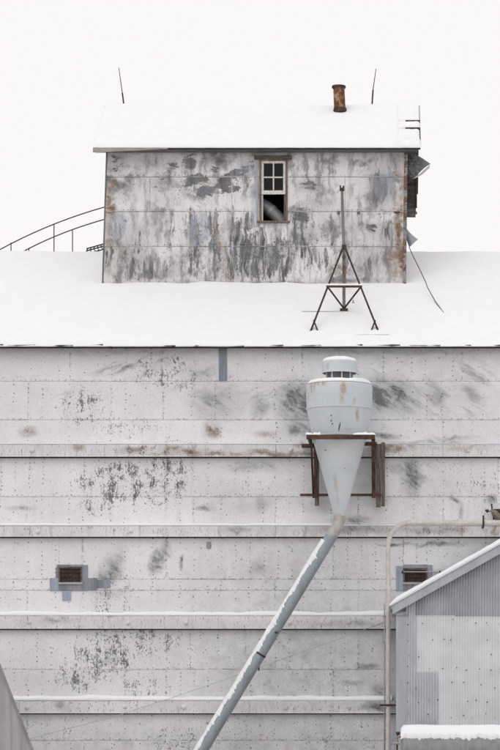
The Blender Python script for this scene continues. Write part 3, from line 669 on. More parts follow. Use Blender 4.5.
# vent stack and lightning rods
yy = 5.35; c = W(339.7, 107, yy); ct = W(338.8, 86.5, yy)
vp = thing('vent_pipe', (c.x, yy, hroof(yy)), 'short rusty vent pipe on the upper roof ridge', 'vent pipe')
MB().tube([(c.x+.01, yy, hroof(yy)-.03), ct], .155, 22, False).build('pipe', RUSTPIPE, vp)
MB().lathe(ct.x, ct.y, [(.13, ct.z-.05), (.185, ct.z-.05), (.195, ct.z-.02), (.185, ct.z+.01), (.13, ct.z+.01), (.13, ct.z-.05)], 22).build('rim', RUSTDK, vp)
MB().lathe(c.x+.01, yy, [(.20, hroof(yy)+.02), (.17, hroof(yy)+.16), (.15, hroof(yy)+.17)], 22).build('flashing_collar', RUSTDK, vp)
for (b0, mid, tip, lab) in (((124, 106), (122.3, 93), (118.8, 68), 'thin lightning rod leaning at the left end of the upper roof'), ((372, 104), (373, 90), (376, 69), 'thin lightning rod to the right of the rusty vent pipe')):
    b_ = W(*b0, RID_Y); b_.z = hroof(RID_Y)-.01
    r_ = thing('lightning_rod', b_, lab, 'lightning rod', 'lightning rods on the upper roof')
    MB().tube([b_, W(*mid, RID_Y)], .022, 8).build('base_tube', RUSTDK, r_)
    MB().tube([W(*mid, RID_Y), W(*tip, RID_Y)], [.013, .009], 8).build('rod', RUSTDK, r_)
    MB().tube([b_ + Vector((-.0, -.0, .0)), b_ + Vector((-.14, 0, -.0))], .012, 6).build('foot', RUSTDK, r_)

# ---------------------------------------------------------------- walkway rails behind the ridge
def rail_thing(y, pts, posts, lab, ext=None):
    r_ = thing('handrail', (W(pts[0][0], 0, y).x, y, roofz(y)), lab, 'handrail', 'walkway handrails')
    P = [W(a, b, y) for a, b in pts]
    MB().tube(P, .016, 8).build('rail', RUSTDK, r_)
    for a, b in posts:
        t = W(a, b, y); MB().tube([(t.x, y, roofz(y)-.02), t], .015, 8).build('post', RUSTDK, r_)
    return r_
def curve(p0, p1, p2, n=12): return [((1-t)**2*p0[0]+2*t*(1-t)*p1[0]+t*t*p2[0], (1-t)**2*p0[1]+2*t*(1-t)*p1[1]+t*t*p2[1]) for t in [i/n for i in range(n+1)]]
rail_thing(6.5, curve((-34, 270), (30, 228), (105, 207)), [(-34, 270), (11, 242.7), (54, 224.7)], 'upper thin curved handrail climbing to the left of the headhouse')
rail_thing(6.9, curve((10, 259), (52, 234), (105, 219.3)), [(29, 248.6), (72.5, 230.4), (11, 258.3)], 'lower thin curved handrail climbing to the left of the headhouse')
gr = thing('walkway_grating', (X(95, 6.3), 6.3, roofz(6.3)), 'black open grating step against the left base of the headhouse', 'grating')
ga, gb = W(87, 252, 6.3), W(105, 246, 6.3)
for dz, dy_ in ((0, -.15), (0, .25), (.06, -.15)): MB().bar(ga + Vector((0, dy_, dz)), gb + Vector((.1, dy_, dz)), .03, .03).build('side_bar', BLACK, gr)
for k in range(6):
    p = ga.lerp(gb, k/5); MB().bar(p + Vector((0, -.15, 0)), p + Vector((.05, -.15, .07)), .02, .02).build('rung', BLACK, gr)
    MB().bar(p + Vector((0, -.15, 0)), p + Vector((0, .25, 0)), .02, .02).build('rung', BLACK, gr)
for dy_ in (-.15, .25): MB().tube([(gb.x, 6.3+dy_, roofz(6.3+dy_)-.02), gb + Vector((0, dy_, 0))], .015, 8).build('post', BLACK, gr)

# ---------------------------------------------------------------- tripod mast on the lower roof
def on_roof(px, py):                            # where a line of sight meets the roof
    lo, hi = -.2, 5.9
    for _ in range(40):
        y = (lo+hi)/2
        if Z(py, y) > roofz(y) + .08: lo = y
        else: hi = y
    return W(px, py, y)
mb_, fl_, fr_ = on_roof(344, 310), on_roof(309, 331.5), on_roof(380, 331.5)
tp = thing('tripod_mast', mb_, 'rusty tripod mast standing on the snowy roof in front of the headhouse', 'mast')
mt = W(342, 190, mb_.y); ap = W(344, 247, mb_.y)
MB().tube([mb_ - Vector((0, 0, .1)), W(343.9, 255, mb_.y)], .042, 12).build('mast_tube', zinc('mast_zinc', (.24,.24,.245), .6, rust=.12), tp)
MB().tube([W(343.9, 255, mb_.y), mt], .037, 12).build('mast_tube', zinc('mast_zinc_upper', (.23,.23,.235), .65), tp)
MB().box(mt.x-.06, mt.x+.06, mt.y-.06, mt.y+.06, mt.z-.02, mt.z+.05).box(mt.x-.06, mt.x-.025, mt.y-.05, mt.y+.05, mt.z+.05, mt.z+.11).box(mt.x+.02, mt.x+.06, mt.y-.05, mt.y+.05, mt.z+.05, mt.z+.1).build('mast_head', RUSTDK, tp)
MB().tube([ap - Vector((0, 0, .05)), ap + Vector((0, 0, .05))], .06, 12).build('collar', RUSTDK, tp)
ft = .476
for foot, sx_ in ((fl_, -1), (fr_, 1)):
    f2 = foot - Vector((0, 0, .1)) + Vector((0, 0, 0))
    MB().bar(ap + Vector((sx_*.02, -.03, 0)), f2, .045, .045).build('leg', RUSTDK, tp)
    q = ap.lerp(foot, .87); e = on_roof(319 if sx_ < 0 else 370, 331); MB().bar(q, e - Vector((0, 0, .08)), .035, .035).build('foot_strut', RUSTDK, tp)
    k = ap.lerp(foot, ft); MB().bar(k, mb_ + Vector((0, -.03, .03)), .04, .04).build('brace', RUSTDK, tp)
bk = on_roof(343, 292); MB().bar(ap + Vector((0, .03, 0)), Vector((mb_.x, 3.35, roofz(3.35)+.02)), .04, .04).build('leg', RUSTDK, tp)
kl, kr = ap.lerp(fl_, ft), ap.lerp(fr_, ft)
MB().bar(kl + Vector((-.03, -.03, 0)), kr + Vector((.03, -.03, 0)), .05, .05).build('cross_bar', RUST, tp)
MB().box(mb_.x-.1, mb_.x+.1, mb_.y-.1, mb_.y+.1, mb_.z-.1, mb_.z+.03).build('base_plate', RUST, tp)
MB().tube([kr.lerp(mb_, .55) + Vector((.05, -.03, -.02)), kr.lerp(mb_, .55) + Vector((.02, -.03, -.09)), kr.lerp(mb_, .55) + Vector((.08, -.03, -.08))], .012, 6).build('hook', RUSTDK, tp)
m = MB(); n_ = 30
m.grid(lambda u, v: (kl.x-.05 + (kr.x-kl.x+.1)*u, kl.y-.03 + .04*math.cos(math.pi*v), kl.z + .024 + .05*math.sin(math.pi*v)*(1+.4*fbm(u*6, 2.))), n_, 6)
tag(m.build('brace_snow', SNOW), 'narrow snow ridge on the cross bar of the tripod mast', 'snow')
for (a, b, py, lab) in ((302, 384, 311.2, 'upper dark batten half buried in roof snow at the mast foot'), (318, 389, 334.5, 'lower dark batten half buried in roof snow near the eave')):
    p, q = on_roof(a, py), on_roof(b, py)
    m = MB(); nn = 24
    m.bar(p - Vector((0, 0, .03)), q - Vector((0, 0, .03)), .05, .06)
    tag(m.build('roof_batten', WOODX), lab, 'batten', 'battens in the roof snow')
# cable from the torn flap down to the snow
c0 = W(409.2, 247.3, 3.52); c1 = on_roof(444.5, 314)
tag(MB().tube([c0, W(412.5, 255, 3.4), W(419, 268, 3.1), W(426, 283, 2.7), W(427.5, 287.5, 2.6), W(435, 301, 2.25), c1, c1 + Vector((.04, -.06, -.05))], .011, 8).build('loose_cable', BLACK), 'thin black cable hanging from the torn flap onto the roof snow', 'cable')

# ---------------------------------------------------------------- dust cyclone
cy = -1.25; cx = X(339.5, cy); k_ = S*(D+cy)/D
def zc(py): return Z(py, cy)
cyc = thing('dust_cyclone', (cx, cy, zc(517)), 'pale grey cone shaped dust cyclone with rust runs on the wall', 'cyclone')
def cyc_mat():
    t = NT('cyclone_paint'); p = t.pos(); f0 = t.flat(p); f = t.warp(f0, 5, .08)
    n = t.noise(p, 1.6, 5, .6); v = t.noise(t.vscale(p, (9, 9, .8)), 1.2, 6, .65); fine = t.noise(p, 24, 6, .7)
    col = t.mix(t.mapr(n, .35, .65), (.535,.585,.61), (.60,.635,.655)); col = t.mix(t.mapr(v, .52, .75, 0, .35), col, (.46,.48,.49))
    ru = t.field(f, [(313,389,4,9,.8),(320,386,8,4,.95),(344,392,4,9,.8),(342,402,3,6,.7),(358,418,2,9,.8),(355,404,2,5,.6),(309,398,2,8,.5),(336,484,3,11,.45),(338,498,2,10,.35),(338,518,5,5,.7),(362,365,4,3,.8),(333,425,1.2,4,.3),(328,368,3,4,.4),(348,432,8,2,.4)], cy, .1)
    col = t.mix(t.math('MULTIPLY', ru, t.mapr(v, .36, .58, .05, 1), clamp=True), col, t.mix(t.mapr(fine, .4, .62), (.48,.33,.19), (.27,.14,.07)))
    bs = t.field(f0, [(332,419,.7,.7,1),(332,424,.8,.8,1),(333,427,.7,.9,1),(340,430,.8,5,.9,-12),(326,452,.8,.8,.8),(345,470,.6,.6,.8)], cy, .6)
    col = t.mix(bs, col, (.05,.045,.04)); col = t.mix(t.mapr(fine, .66, .72, 0, .6), col, (.25,.24,.23))
    return t.done(col, .5, t.math('ADD', n, t.math('MULTIPLY', fine, .15)), .25, .02)
CYM = cyc_mat()
def dent(v): return v + Vector((v.x-cx, v.y-cy, 0)).normalized()*.012*fbm(v.x*2, v.z*2, v.y*2)
MB().lathe(cx, cy, [(13*k_, zc(381)), (27*k_, zc(383.2)), (32.6*k_, zc(385.5)), (33*k_, zc(386.5)), (33*k_, zc(397)), (33*k_, zc(408.5))], 56, dent).build('barrel', CYM, cyc)
MB().lathe(cx, cy, [(33.6*k_, zc(408.3)), (33.6*k_, zc(409.8)), (33*k_, zc(410)), (30.5*k_, zc(422)), (27.6*k_, zc(436))], 56, dent).build('lower_barrel', CYM, cyc)
MB().lathe(cx, cy, [(28.6*k_, zc(435.6)), (28.6*k_, zc(437)), (27*k_, zc(437.2)), (26.6*k_, zc(439)), (16*k_, zc(478)), (5.2*k_, zc(516.5))], 56, dent).build('cone', CYM, cyc)
MB().lathe(cx, cy, [(12.6*k_, zc(373)), (12.6*k_, zc(382))], 40).build('neck', DARKZ, cyc)
for k in range(8):
    a = 2*math.pi*k/8 + .2; MB().box(cx + 13*k_*math.cos(a)-.018, cx + 13*k_*math.cos(a)+.018, cy + 13*k_*math.sin(a)-.018, cy + 13*k_*math.sin(a)+.018, zc(382), zc(373)).build('neck_strut', CYM, cyc)
hd = MB().lathe(cx, cy, [(.001, zc(364)), (16.6*k_, zc(364)), (16.8*k_, zc(373.3)), (17.6*k_, zc(373.6)), (17.6*k_, zc(372.6)), (17.4*k_, zc(362)), (16*k_, zc(360.6)), (.001, zc(359.2))], 48, None).build('rain_hood', CYM, cyc)
def cap_snow(r, zb, th, lab, r0=0.0, seed=0.):
    m = MB(); nr, na = 8, 60
    def fn(u, v):
        a = 2*math.pi*u; q = r0 + (r-r0)*v; e = (1-v)*(r-r0)
        h = th*(1+.25*fbm(math.cos(a)*2+seed, math.sin(a)*2, v))*min(1, (e/.06 + .05))**.5
        return (cx + q*math.cos(a), cy + q*math.sin(a), zb(q) + h)
    m.grid(fn, na, nr); m.grid(lambda u, v: (cx + r*math.cos(2*math.pi*u), cy + r*math.sin(2*math.pi*u), zb(r) + (fn(u, 1)[2]-zb(r))*v), na, 1)
    return tag(m.build('snow_cap', SNOW), lab, 'snow', 'snow caps on the cyclone')
cap_snow(17.3*k_, lambda q: zc(359.4) - (zc(359.4)-zc(361.9))*(q/(17.3*k_)), .075, 'round snow cap on the little rain hood of the cyclone')
cap_snow(32.2*k_, lambda q: zc(383.0) - (zc(383.0)-zc(384.9))*max(0, (q-14*k_)/(18.2*k_)), .085, 'ring of snow on the shoulder of the cyclone barrel', 13.3*k_, 5.)
# steel bracket
frx0, frx1 = X(306.5, -2.0), X(375, -2.0); zt = Z(437, -2.0)
fm = MB().box(frx0, frx1, -2.05, -1.985, zt-.055, zt+.05).build('frame', RUST, cyc)
box('frame_rail', RUST, fm, X(313, -.5), X(377, -.5), -.55, -.48, zt-.055, zt+.035)
for px in (309, 373.5):
    xx = X(px, -2.0); box('frame_rail', RUST, fm, xx-.035, xx+.035, -1.984, -.16, zt-.05, zt+.035)
for px in (311.3, 373.2):
    xx = X(px, -1.9); MB().bar((xx, -1.95, zt-.05), (xx, -.20, Z(497, -.2)), .09 if px > 350 else .05, .06).build('knee_brace', RUST if px > 350 else RUSTDK, fm)
for px in (315.5, 374): xx = X(px, -.45); box('frame_leg', RUST, fm, xx-.04, xx+.04, -.5, -.43, Z(498, -.45), zt-.06)
box('frame_rail', RUST, fm, X(300, -.42), X(381, -.42), -.429, -.37, Z(496, -.42), Z(493.6, -.42))
box('frame_rail', RUST, fm, X(302, -.3), X(314, -.3), -.62, -.20, Z(447.5, -.3), Z(445, -.3))
for (a, b, t_, d_) in ((314.8, 319, 447, 505.5), (376, 380.6, 445, 507), (381, 385, 442.5, 506)):
    yb = -.36 if a > 378 else -.345
    tag(box('timber_post', WOODZ, None, X(a, -.3), X(b, -.3), yb, -.172, Z(d_, -.3), Z(t_, -.3), bevel=.008), {314.8: 'weathered timber post left of the cyclone cone', 376: 'weathered timber post right of the cyclone cone, nearest the cone', 381: 'outermost weathered timber post right of the cyclone cone'}[a], 'post', 'timber posts behind the cyclone')
for nm, a, b, lab in (('l', 305.5, 321, 'small snow pile on the left end of the cyclone bracket'), ('r', 353, 376, 'small snow pile on the right end of the cyclone bracket')):
    m = MB(); xa, xb = X(a, -2), X(b, -2)
    m.grid(lambda u, v: (xa + (xb-xa)*u, -2.05 + .11*v - .01, zt + .052 + .075*math.sin(math.pi*min(1, max(0, v)))**.6*min(1, (min(u, 1-u)*12))**.5*(.75+.5*fbm(u*5, a))), 24, 8)
    tag(m.build('bracket_snow', SNOW), lab, 'snow', 'snow piles on the cyclone bracket')
# discharge spout
sp = thing('discharge_spout', (X(190, cy), cy, 0), 'long slanting grey spout pipe with snow running down from the cyclone', 'pipe')
P0, P1, P2 = W(339.4, 514.5, cy), W(338.8, 522.5, cy), W(335, 530, cy); Pe = W(194.7, 762, cy)
RS = 6.0*k_
MB().tube([P0, P1], [5.6*k_, 5.8*k_], 24).build('collar', zinc('collar_rusty', (.50,.47,.42), .7, rust=.06), sp)
MB().tube([P1 + Vector((0, 0, .02)), W(337.6, 526, cy), P2, W(331, 536.5, cy)], [5.8*k_, 6.2*k_, 6.1*k_, RS], 24).build('elbow', zinc('elbow_rusty', (.50,.49,.46), .75, rust=.02), sp)
SPM = zinc('spout_zinc', (.31,.345,.38), .78, .45, .15)
dirv = (Pe - P2).normalized()
def at_py(py): f = (P2.z - Z(py, cy))/(P2.z - Pe.z); return P2.lerp(Pe, f)
cuts = [534, 611, 654, 694, 762]
for a, b in zip(cuts[:-1], cuts[1:]):
    MB().tube([at_py(a), at_py(b)], RS, 28).build('pipe_length', SPM, sp)
for py, mt_, rr in ((611, SPM, 1.05), (654, RUST, 1.07), (694, SPM, 1.05)):
    q = at_py(py); MB().tube([q - dirv*.022, q + dirv*.022], RS*rr, 28).build('seam_band', mt_, sp)
q = at_py(633); MB().box(q.x+.06, q.x+.13, cy-RS-.01, cy-RS+.05, q.z-.01, q.z+.03).build('clip', RUSTDK, sp)
q = at_py(664); MB().tube([q + Vector((RS*.8, .05, 0)), q + Vector((RS*.8, .07, -.16))], .018, 8).build('drain_stub', RUSTDK, sp)
q = at_py(755); MB().bar((q.x, cy, q.z), (q.x, cy, 0), .08, .08).build('prop', RUST, sp)
# snow stuck along its upper side
m = MB(); nrm = Vector((-dirv.z, 0, dirv.x)); nrm = nrm if nrm.x < 0 else -nrm; vy = Vector((0, -1, 0)); L = (Pe-P2).length
def sfn(u, v):
    s = .05*L*0 + .35 + u*(L-.4); base = P2 + dirv*s
    e1 = R(52 + 26*fbm(s*.8, 4.) + 16*fbm(s*3.1, 9., 0, 2) + 34*abs(fbm(s*6.5, 19., 0, 4))); a = -R(75) + (e1 + R(75))*v
    th = .035*math.sin(math.pi*min(1, max(0, v)))**.5*(1+.5*fbm(s*3, v*2)) + .002
    return base + (nrm*math.cos(a) + vy*math.sin(a))*(RS*1.002 + th)
m.grid(sfn, 420, 12); tag(m.build('spout_snow', SNOW), 'ragged snow strip along the upper side of the slanting spout', 'snow')

# thin wire across the lower wall
wy = -.22
wp = [(-20, 752), (32, 738), (112, 717), (174, 697), (250, 670.5), (330, 642), (384, 622)]
wp = [W(a, b, wy) for a, b in wp]; wp[-1] = Vector((wp[-1].x, -.16, wp[-1].z))
tag(MB().tube(wp, .006, 6).build('guy_wire', GREYWIRE), 'thin wire slanting across the lower tin wall behind the spout', 'wire')

# ---------------------------------------------------------------- cream pipe at the right
py_ = -.62; pr = .056
cp = thing('cream_pipe', (X(388.6, py_), py_, 0), 'cream painted pipe rising beside the shed and turning right above it', 'pipe')
ec = W(410.5, 545, py_); er = 22.3*S*(D+py_)/D
elbow = [ec + Vector((-er*math.cos(a), 0, er*math.sin(a))) for a in [R(k*7.5) for k in range(13)]]
MB().tube([Vector((elbow[0].x, py_, .0)), elbow[0]], pr, 16).build('riser', CREAM, cp)
MB().tube(elbow, pr*1.08, 16).build('elbow', CREAM, cp)
MB().tube([elbow[-1], Vector((X(660, py_), py_, elbow[-1].z))], pr*1.18, 16).build('run', CREAM, cp)
for z in (Z(551, py_), Z(640, py_)): MB().tube([(elbow[0].x, py_, z-.03), (elbow[0].x, py_, z+.03)], pr*1.13, 16).build('coupling', CREAM, cp)
z = Z(705, py_); box('clamp', RUSTDK, cp, X(380, py_), X(396.5, py_), py_-pr-.02, py_-pr-.002, z-.025, z+.025)
box('clamp_arm', RUSTDK, cp, X(390.6, py_), X(393, py_), py_-pr-.002, -.156, z-.02, z+.02)
xx = X(483.3, py_); MB().box(xx-.022, xx+.022, py_-pr*1.18-.016, py_-pr*1.18-.001, Z(527, py_), Z(515.5, py_)).box(xx-.022, xx+.022, py_+pr*1.2, -.155, Z(527, py_), Z(525, py_)).box(xx-.022, xx+.022, py_-pr*1.18-.001, py_+pr*1.2, Z(527, py_)-.0, Z(525.6, py_)).build('strap', BLACK, cp)
xx = X(610, py_); MB().box(xx-.03, xx+.03, py_-.1, -.156, elbow[-1].z-.12, elbow[-1].z-pr*1.18).build('strap', BLACK, cp)
cd = thing('grey_conduit', (X(384.5, -.3), -.3, 0), 'thin grey conduit running up the wall just left of the cream pipe', 'conduit')
MB().tube([(X(384.5, -.3), -.3, 0), (X(384.5, -.3), -.3, Z(604, -.3))], .017, 8).build('tube', GREYWIRE, cd)
box('junction_box', ZINC, cd, X(382.2, -.3), X(386.8, -.3), -.34, -.172, Z(642, -.3), Z(632, -.3), bevel=.006)
for q in (615, 706): box('strap', GREYWIRE, cd, X(383, -.3), X(386, -.3), -.325, -.14, Z(q+1, -.3), Z(q, -.3))
hc = thing('wall_conduit', (X(430, -.2), -.2, Z(572, -.2)), 'thin level conduit passing in front of the right hand vent', 'conduit')
MB().tube([W(401.5, 571.6, -.12), W(470, 572, -.12)], .015, 8).build('tube', GREYWIRE, hc)
for q in (402.5, 440): box('strap', RUSTDK, hc, X(q, -.12)-.015, X(q, -.12)+.015, -.138, -.01, Z(573, -.12), Z(570.6, -.12))
# torn sheet and rusted lamp bracket at the right edge of the wall
tn = thing('lamp_bracket', (X(494, -.15), -.15, Z(518, -.15)), 'rusted broken lamp bracket on the wall above the cream pipe', 'bracket')
MB().tube([W(500, 519, -.2), W(494.5, 513, -.25), W(491, 509.5, -.28)], [.10, .085, .03], 12).build('lamp_body', rusty('lamp_rust', (.30,.25,.20), (.14,.115,.09)), tn)
MB().tube([W(492, 509, -.27), W(491.6, 503.5, -.27)], .02, 8).build('stem', RUSTDK, tn)
MB().hexa([W(484.5, 510, -.2), W(487, 513, -.2), W(489.5, 511.5, -.2), W(488, 509, -.2)], [W(484.5, 510, -.17), W(487, 513, -.17), W(489.5, 511.5, -.17), W(488, 509, -.17)]).build('blade', RUSTDK, tn)
MB().bar(W(488.5, 511, -.19), W(492.5, 511.5, -.24), .02, .02).build('arm', RUSTDK, tn)
MB().box(X(493, -.15), X(503, -.15), -.16, -.02, Z(519, -.15), Z(509, -.15)).build('wall_plate', RUSTDK, tn)

# ---------------------------------------------------------------- corrugated shed
sy = -2.3; ry = sy - .22
ridge_px = 565
def rake(px): return 606 - (min(px, 2*ridge_px - px) - 390.5) * .5615      # lower edge of the snow
shed = thing('corrugated_shed', (X(480, sy), sy/2, 0), 'grey corrugated metal shed with a sloping snowy roof edge', 'shed')
def corr(name, px0, px1, py0, py1, mat, parent, off=0.0, pit=.066, amp=.022):
    x0, x1 = X(px0, sy), X(px1, sy); nn = int((x1-x0)/pit*8); m = MB(); vs = []
    for i in range(nn+1):
        x = x0 + (x1-x0)*i/nn; y = sy - amp - off - amp*math.cos(2*math.pi*x/pit)
        px = px0 + (px1-px0)*i/nn; top = min(Z(py0, sy), Z(rake(px) + 4, sy)); bot = Z(py1, sy)
        vs += [(x, y, bot), (x, y, max(top, bot+.01))]
    m.add(vs, [(2*i, 2*i+2, 2*i+3, 2*i+1) for i in range(nn)], True); n0 = len(vs)
    b = [(v[0], v[1]+.004, v[2]) for v in vs]; m.add(b, [(2*i+1, 2*i+3, 2*i+2, 2*i) for i in range(nn)], True)
    return m.build(name, mat, parent)
def sheetmat(name, base, dark):
    t = NT(name); p = t.pos(); n = t.noise(p, 1.8, 6, .6); n2 = t.noise(p, 20, 6, .7); v = t.noise(t.vscale(p, (10, 10, .5)), 1, 5, .6)
    col = t.mix(t.mapr(n, .35, .68), base, dark); col = t.mix(t.mapr(v, .5, .75, 0, .4), col, dark)
    col = t.mix(t.mapr(n2, .64, .70, 0, .7), col, (.18,.18,.175)); col = t.mix(t.math('MULTIPLY', t.rand(), .25), col, dark)
    return t.done(col, .5, n2, .1, .004, .1)
GALV = sheetmat('corrugated_galvanised', (.52,.54,.565), (.40,.42,.45)); FIBRE = sheetmat('corrugated_pale', (.80,.805,.82), (.72,.728,.745)); GALV2 = sheetmat('corrugated_pale_zinc', (.62,.635,.66), (.52,.535,.56))
sw = MB()
pa = [(X(397, sy), 0), (X(2*ridge_px-397, sy), 0), (X(2*ridge_px-397, sy), Z(rake(397)+4, sy)), (X(ridge_px, sy), Z(rake(ridge_px)+4, sy)), (X(397, sy), Z(rake(397)+4, sy))]
front = sw.prism(pa, sy+.03, sy+.09).build('front_wall', GALV, shed)
MB().box(X(397, sy), X(397, sy)+.06, sy+.091, -.30, 0, Z(rake(397)+6, sy)).build('side_wall', GALV, shed)
MB().box(X(2*ridge_px-397, sy)-.06, X(2*ridge_px-397, sy), sy+.091, -.30, 0, Z(rake(397)+6, sy)).build('side_wall', GALV, shed)
nz = 767
for (a, b, t_, d_, mt_, o_) in [(414,455,500,615,GALV,.012),(455,506,500,616,GALV,.016),(506,560,440,615,GALV,.012),(560,620,440,615,GALV,.014),(620,730,440,615,GALV,.012),
   (406,415.5,500,nz,GALV2,.034),(414,453,613,673.5,FIBRE,.0),(452,491,613,674,FIBRE,.004),(490,540,613,673.5,FIBRE,.0),(540,620,613,673,FIBRE,.003),(620,730,613,673,FIBRE,0),
   (414,437.5,672,nz,GALV2,.03),(437,480,672.5,721,FIBRE,.006),(479,540,672.5,721,FIBRE,.01),(437,480,719,nz,FIBRE,.018),(479,560,719,nz,FIBRE,.022),(540,640,672,nz,FIBRE,.006),(640,730,672,nz,FIBRE,.01)]:
    corr('corrugated_sheet', a, b, t_, d_, mt_, front, o_)
m = MB()
for py in (622, 640, 655, 668, 685, 700, 716):
    px = 408
    while px < 560:
        if random.random() < .62: nail(m, X(px + random.uniform(-1, 1), sy), sy-.072, Z(py + random.uniform(-3, 3), sy), random.uniform(.010, .018))
        px += random.uniform(8, 14)
tag(m.build('screw_heads', NAIL, front, merge=False), kind='stuff')
box('corner_trim', TRIMZ, shed, X(396, sy), X(406.2, sy), sy-.085, sy+.0295, 0, Z(611.5, sy), bevel=.008)
box('corner_trim', TRIMZ, shed, X(2*ridge_px-406, sy), X(2*ridge_px-396, sy), sy-.085, sy+.0295, 0, Z(611.5, sy), bevel=.008)
box('trim_cap', ZINC, shed, X(396.5, sy), X(408, sy), sy-.13, sy-.02, Z(615, sy), Z(613.6, sy))
# roof slab, rake trim and snow
def rk(px, d, y=ry): return (X(px, y), Z(rake(px) + d, y))
rp = [rk(390.5, 0), rk(ridge_px, 0), rk(2*ridge_px-390.5, 0), rk(2*ridge_px-390.5, 3.2), rk(ridge_px, 3.2), rk(390.5, 3.2)]
rf2 = MB().prism(rp, ry+.031, -.17).build('roof', GALV, shed)
for (a, b) in ((392.5, 470), (470.2, ridge_px), (ridge_px, 2*ridge_px-392)):
    MB().prism([rk(a, 0.2), rk(b, 0.2), rk(b, 9.3), rk(a, 9.3)], ry, ry+.03).build('rake_trim', TRIMZ, rf2)
m = MB()
def rs(u, v):
    px = 389.8 + u*(2*(ridge_px-389.8)); px = min(px, 2*ridge_px-389.8); prof = [(0, -.3), (-.035, .0), (-.05, 2.2), (-.03, 4.6), (.04, 5.6), (.3, 6.0), (1.1, 6.3), (2.2, 6.0)]
    k = v*7; i = min(int(k), 6); f = k-i; o = prof[i][0] + (prof[i+1][0]-prof[i][0])*f; h = prof[i][1] + (prof[i+1][1]-prof[i][1])*f
    e = min(px-389.8, 2*ridge_px-389.8-px); h = h*(min(1, e/9+.25))**.6*(1+.10*fbm(px*.05, v, 4)+.05*fbm(px*.3, v, 8)) if h > 0 else h
    return Vector((X(px, ry), ry + o, Z(rake(px), ry) + .006 + max(h, 0)*S*.95))
m.grid(rs, 260, 14); tag(m.build('shed_snow', SNOW), 'thick white snow edge along the sloping shed roof', 'snow')

# ---------------------------------------------------------------- tank in front of the shed
ty = -4.6; tx0 = X(401, ty); tx1 = X(640, ty); TR = .50; tz = Z(730.5, ty) - TR
tk = thing('fuel_tank', ((tx0+tx1)/2, ty, 0), 'dark grey horizontal tank under thick snow in front of the shed', 'tank')
pr_ = [(tx0+.0, .001), (tx0+.0, TR*.80), (tx0+.02, TR*.93), (tx0+.06, TR), (tx1-.06, TR), (tx1-.02, TR*.93), (tx1, TR*.8), (tx1, .001)]
m = MB(); n = 48; vs = [(x, ty + r*math.cos(2*math.pi*k/n), tz + r*math.sin(2*math.pi*k/n)) for x, r in pr_ for k in range(n)]
m.add(vs, [(i*n+k, i*n+(k+1) % n, (i+1)*n+(k+1) % n, (i+1)*n+k) for i in range(len(pr_)-1) for k in range(n)], True)
m.build('shell', zinc('tank_grey', (.26,.26,.265), .75, .55, .1, vs=(5,5,1)), tk)
for xx in (tx0+.7, tx1-.7): MB().box(xx-.08, xx+.08, ty-.36, ty+.36, 0, tz-TR+.12).build('saddle', RUSTDK, tk)
z1 = Z(736, ty)
MB().tube([(tx0+.03, ty-.18, z1), (tx0-.05, ty-.2, z1), (tx0-.09, ty-.2, z1-.03), (tx0-.09, ty-.2, z1-.16)], .03, 10).build('outlet_elbow', simple('brass_old', (.33,.28,.22), .5, .4), tk)
MB().tube([(tx0-.16, ty-.2, z1-.16), (tx0-.03, ty-.2, z1-.16)], .04, 10).build('valve', simple('valve_grey', (.36,.33,.30), .5, .4), tk)
MB().tube([(tx0-.09, ty-.2, z1-.16), (tx0-.09, ty-.2, .05)], .022, 8).build('drop_pipe', RUSTDK, tk)
MB().lathe(tx0-.07, ty-.1, [(.001, z1+.1), (.05, z1+.1), (.05, z1+.05), (.03, z1+.04), (.03, z1-.02)], 12).build('gauge_cap', RUST, tk)
m = MB()
def ts(u, v):
    x = tx0-.005 + (tx1-tx0+.01)*u
    e1 = R(50 + 6*fbm(x*3.5, 1., 0, 3) + 7*fbm(x*14, 5., 0, 4)); a = -R(44) + R(98)*v - (e1 - R(44))*(1-v)**8
    ex = min(x-tx0+.005, tx1+.005-x); ef = min(1, ex/.10 + .15)**.5
    sh = max(0.0, math.sin(math.pi*min(1, max(0, v))))**.42
    th = .135*sh*(1+.18*fbm(x*1.5, v*2) + .04*fbm(x*9, v*8, 3.))*ef + .002
    return Vector((x, ty + (TR+th)*math.sin(a), tz + (TR*.999+th)*math.cos(a)))
m.grid(ts, 420, 22)
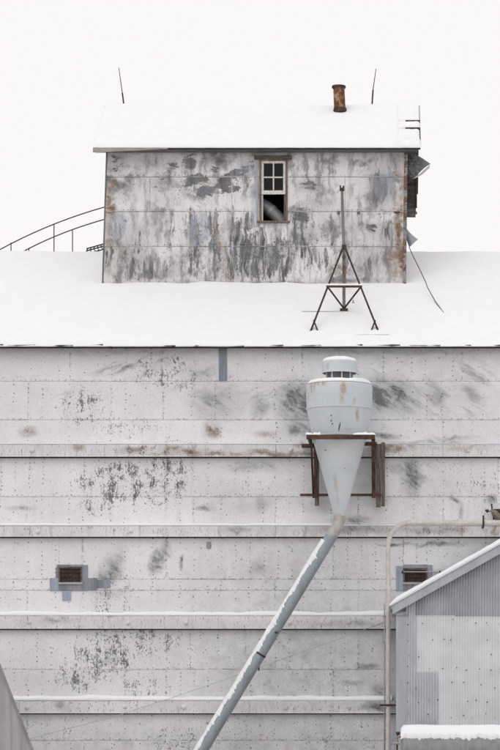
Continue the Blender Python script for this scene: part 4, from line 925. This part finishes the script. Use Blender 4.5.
m.grid(lambda u, v: ts(0, u).lerp(Vector((tx0, ty, tz+TR*.9)), v*.5), 22, 2)
tag(m.build('tank_snow', SNOW), 'thick fluffy snow with ragged edge on top of the tank', 'snow')

# ---------------------------------------------------------------- steep grey hopper at the lower left
hy = -3.6
hp = thing('grey_hopper', (X(-30, hy), hy+.6, 0), 'grey metal hopper with a steep slanting edge at the lower left', 'hopper')
def he(py): return 0 + (py-665)*33/85.0
HM = zinc('hopper_grey', (.40,.39,.385), .74, .6, .1, vs=(9,9,.35))
zt_, zb_ = 620, 767
bx = MB(); fr = [W(-75, zb_, hy), W(he(zb_), zb_, hy), W(he(zt_), zt_, hy), W(-40, zt_, hy)]
bkq = [Vector((p.x - .35, hy+1.3, p.z)) for p in fr]
bx.hexa(fr, bkq).build('body', HM, hp)
m = MB(); a, b = W(he(zb_), zb_, hy), W(he(zt_), zt_, hy)
m.hexa([a + Vector((-.045, -.03, 0)), a + Vector((.022, -.03, 0)), b + Vector((.022, -.03, .0)), b + Vector((-.045, -.03, 0))], [a + Vector((-.045, -.001, 0)), a + Vector((.022, -.001, 0)), b + Vector((.022, -.001, 0)), b + Vector((-.045, -.001, 0))]).build('edge_flange', zinc('flange_grey', (.30,.30,.30), .7), hp)
for px in (-52, -22):
    MB().hexa([W(px-.6, zb_, hy-.012), W(px+.6, zb_, hy-.012), W(px+.6, zt_+10, hy-.012), W(px-.6, zt_+10, hy-.012)], [W(px-.6, zb_, hy-.001), W(px+.6, zb_, hy-.001), W(px+.6, zt_+10, hy-.001), W(px-.6, zt_+10, hy-.001)]).build('seam_rib', HM, hp)
m = MB(); m.grid(lambda u, v: Vector((fr[3].x + (fr[2].x-fr[3].x)*u, hy + 1.3*v, fr[2].z + .004 + .08*math.sin(math.pi*u)**.4*math.sin(math.pi*v)**.4)) if 0 < u < 1 and 0 < v < 1 else Vector((fr[3].x + (fr[2].x-fr[3].x)*u, hy + 1.3*v, fr[2].z + .004)), 16, 10)
tag(m.build('hopper_snow', SNOW), 'snow on the flat top of the grey hopper', 'snow')
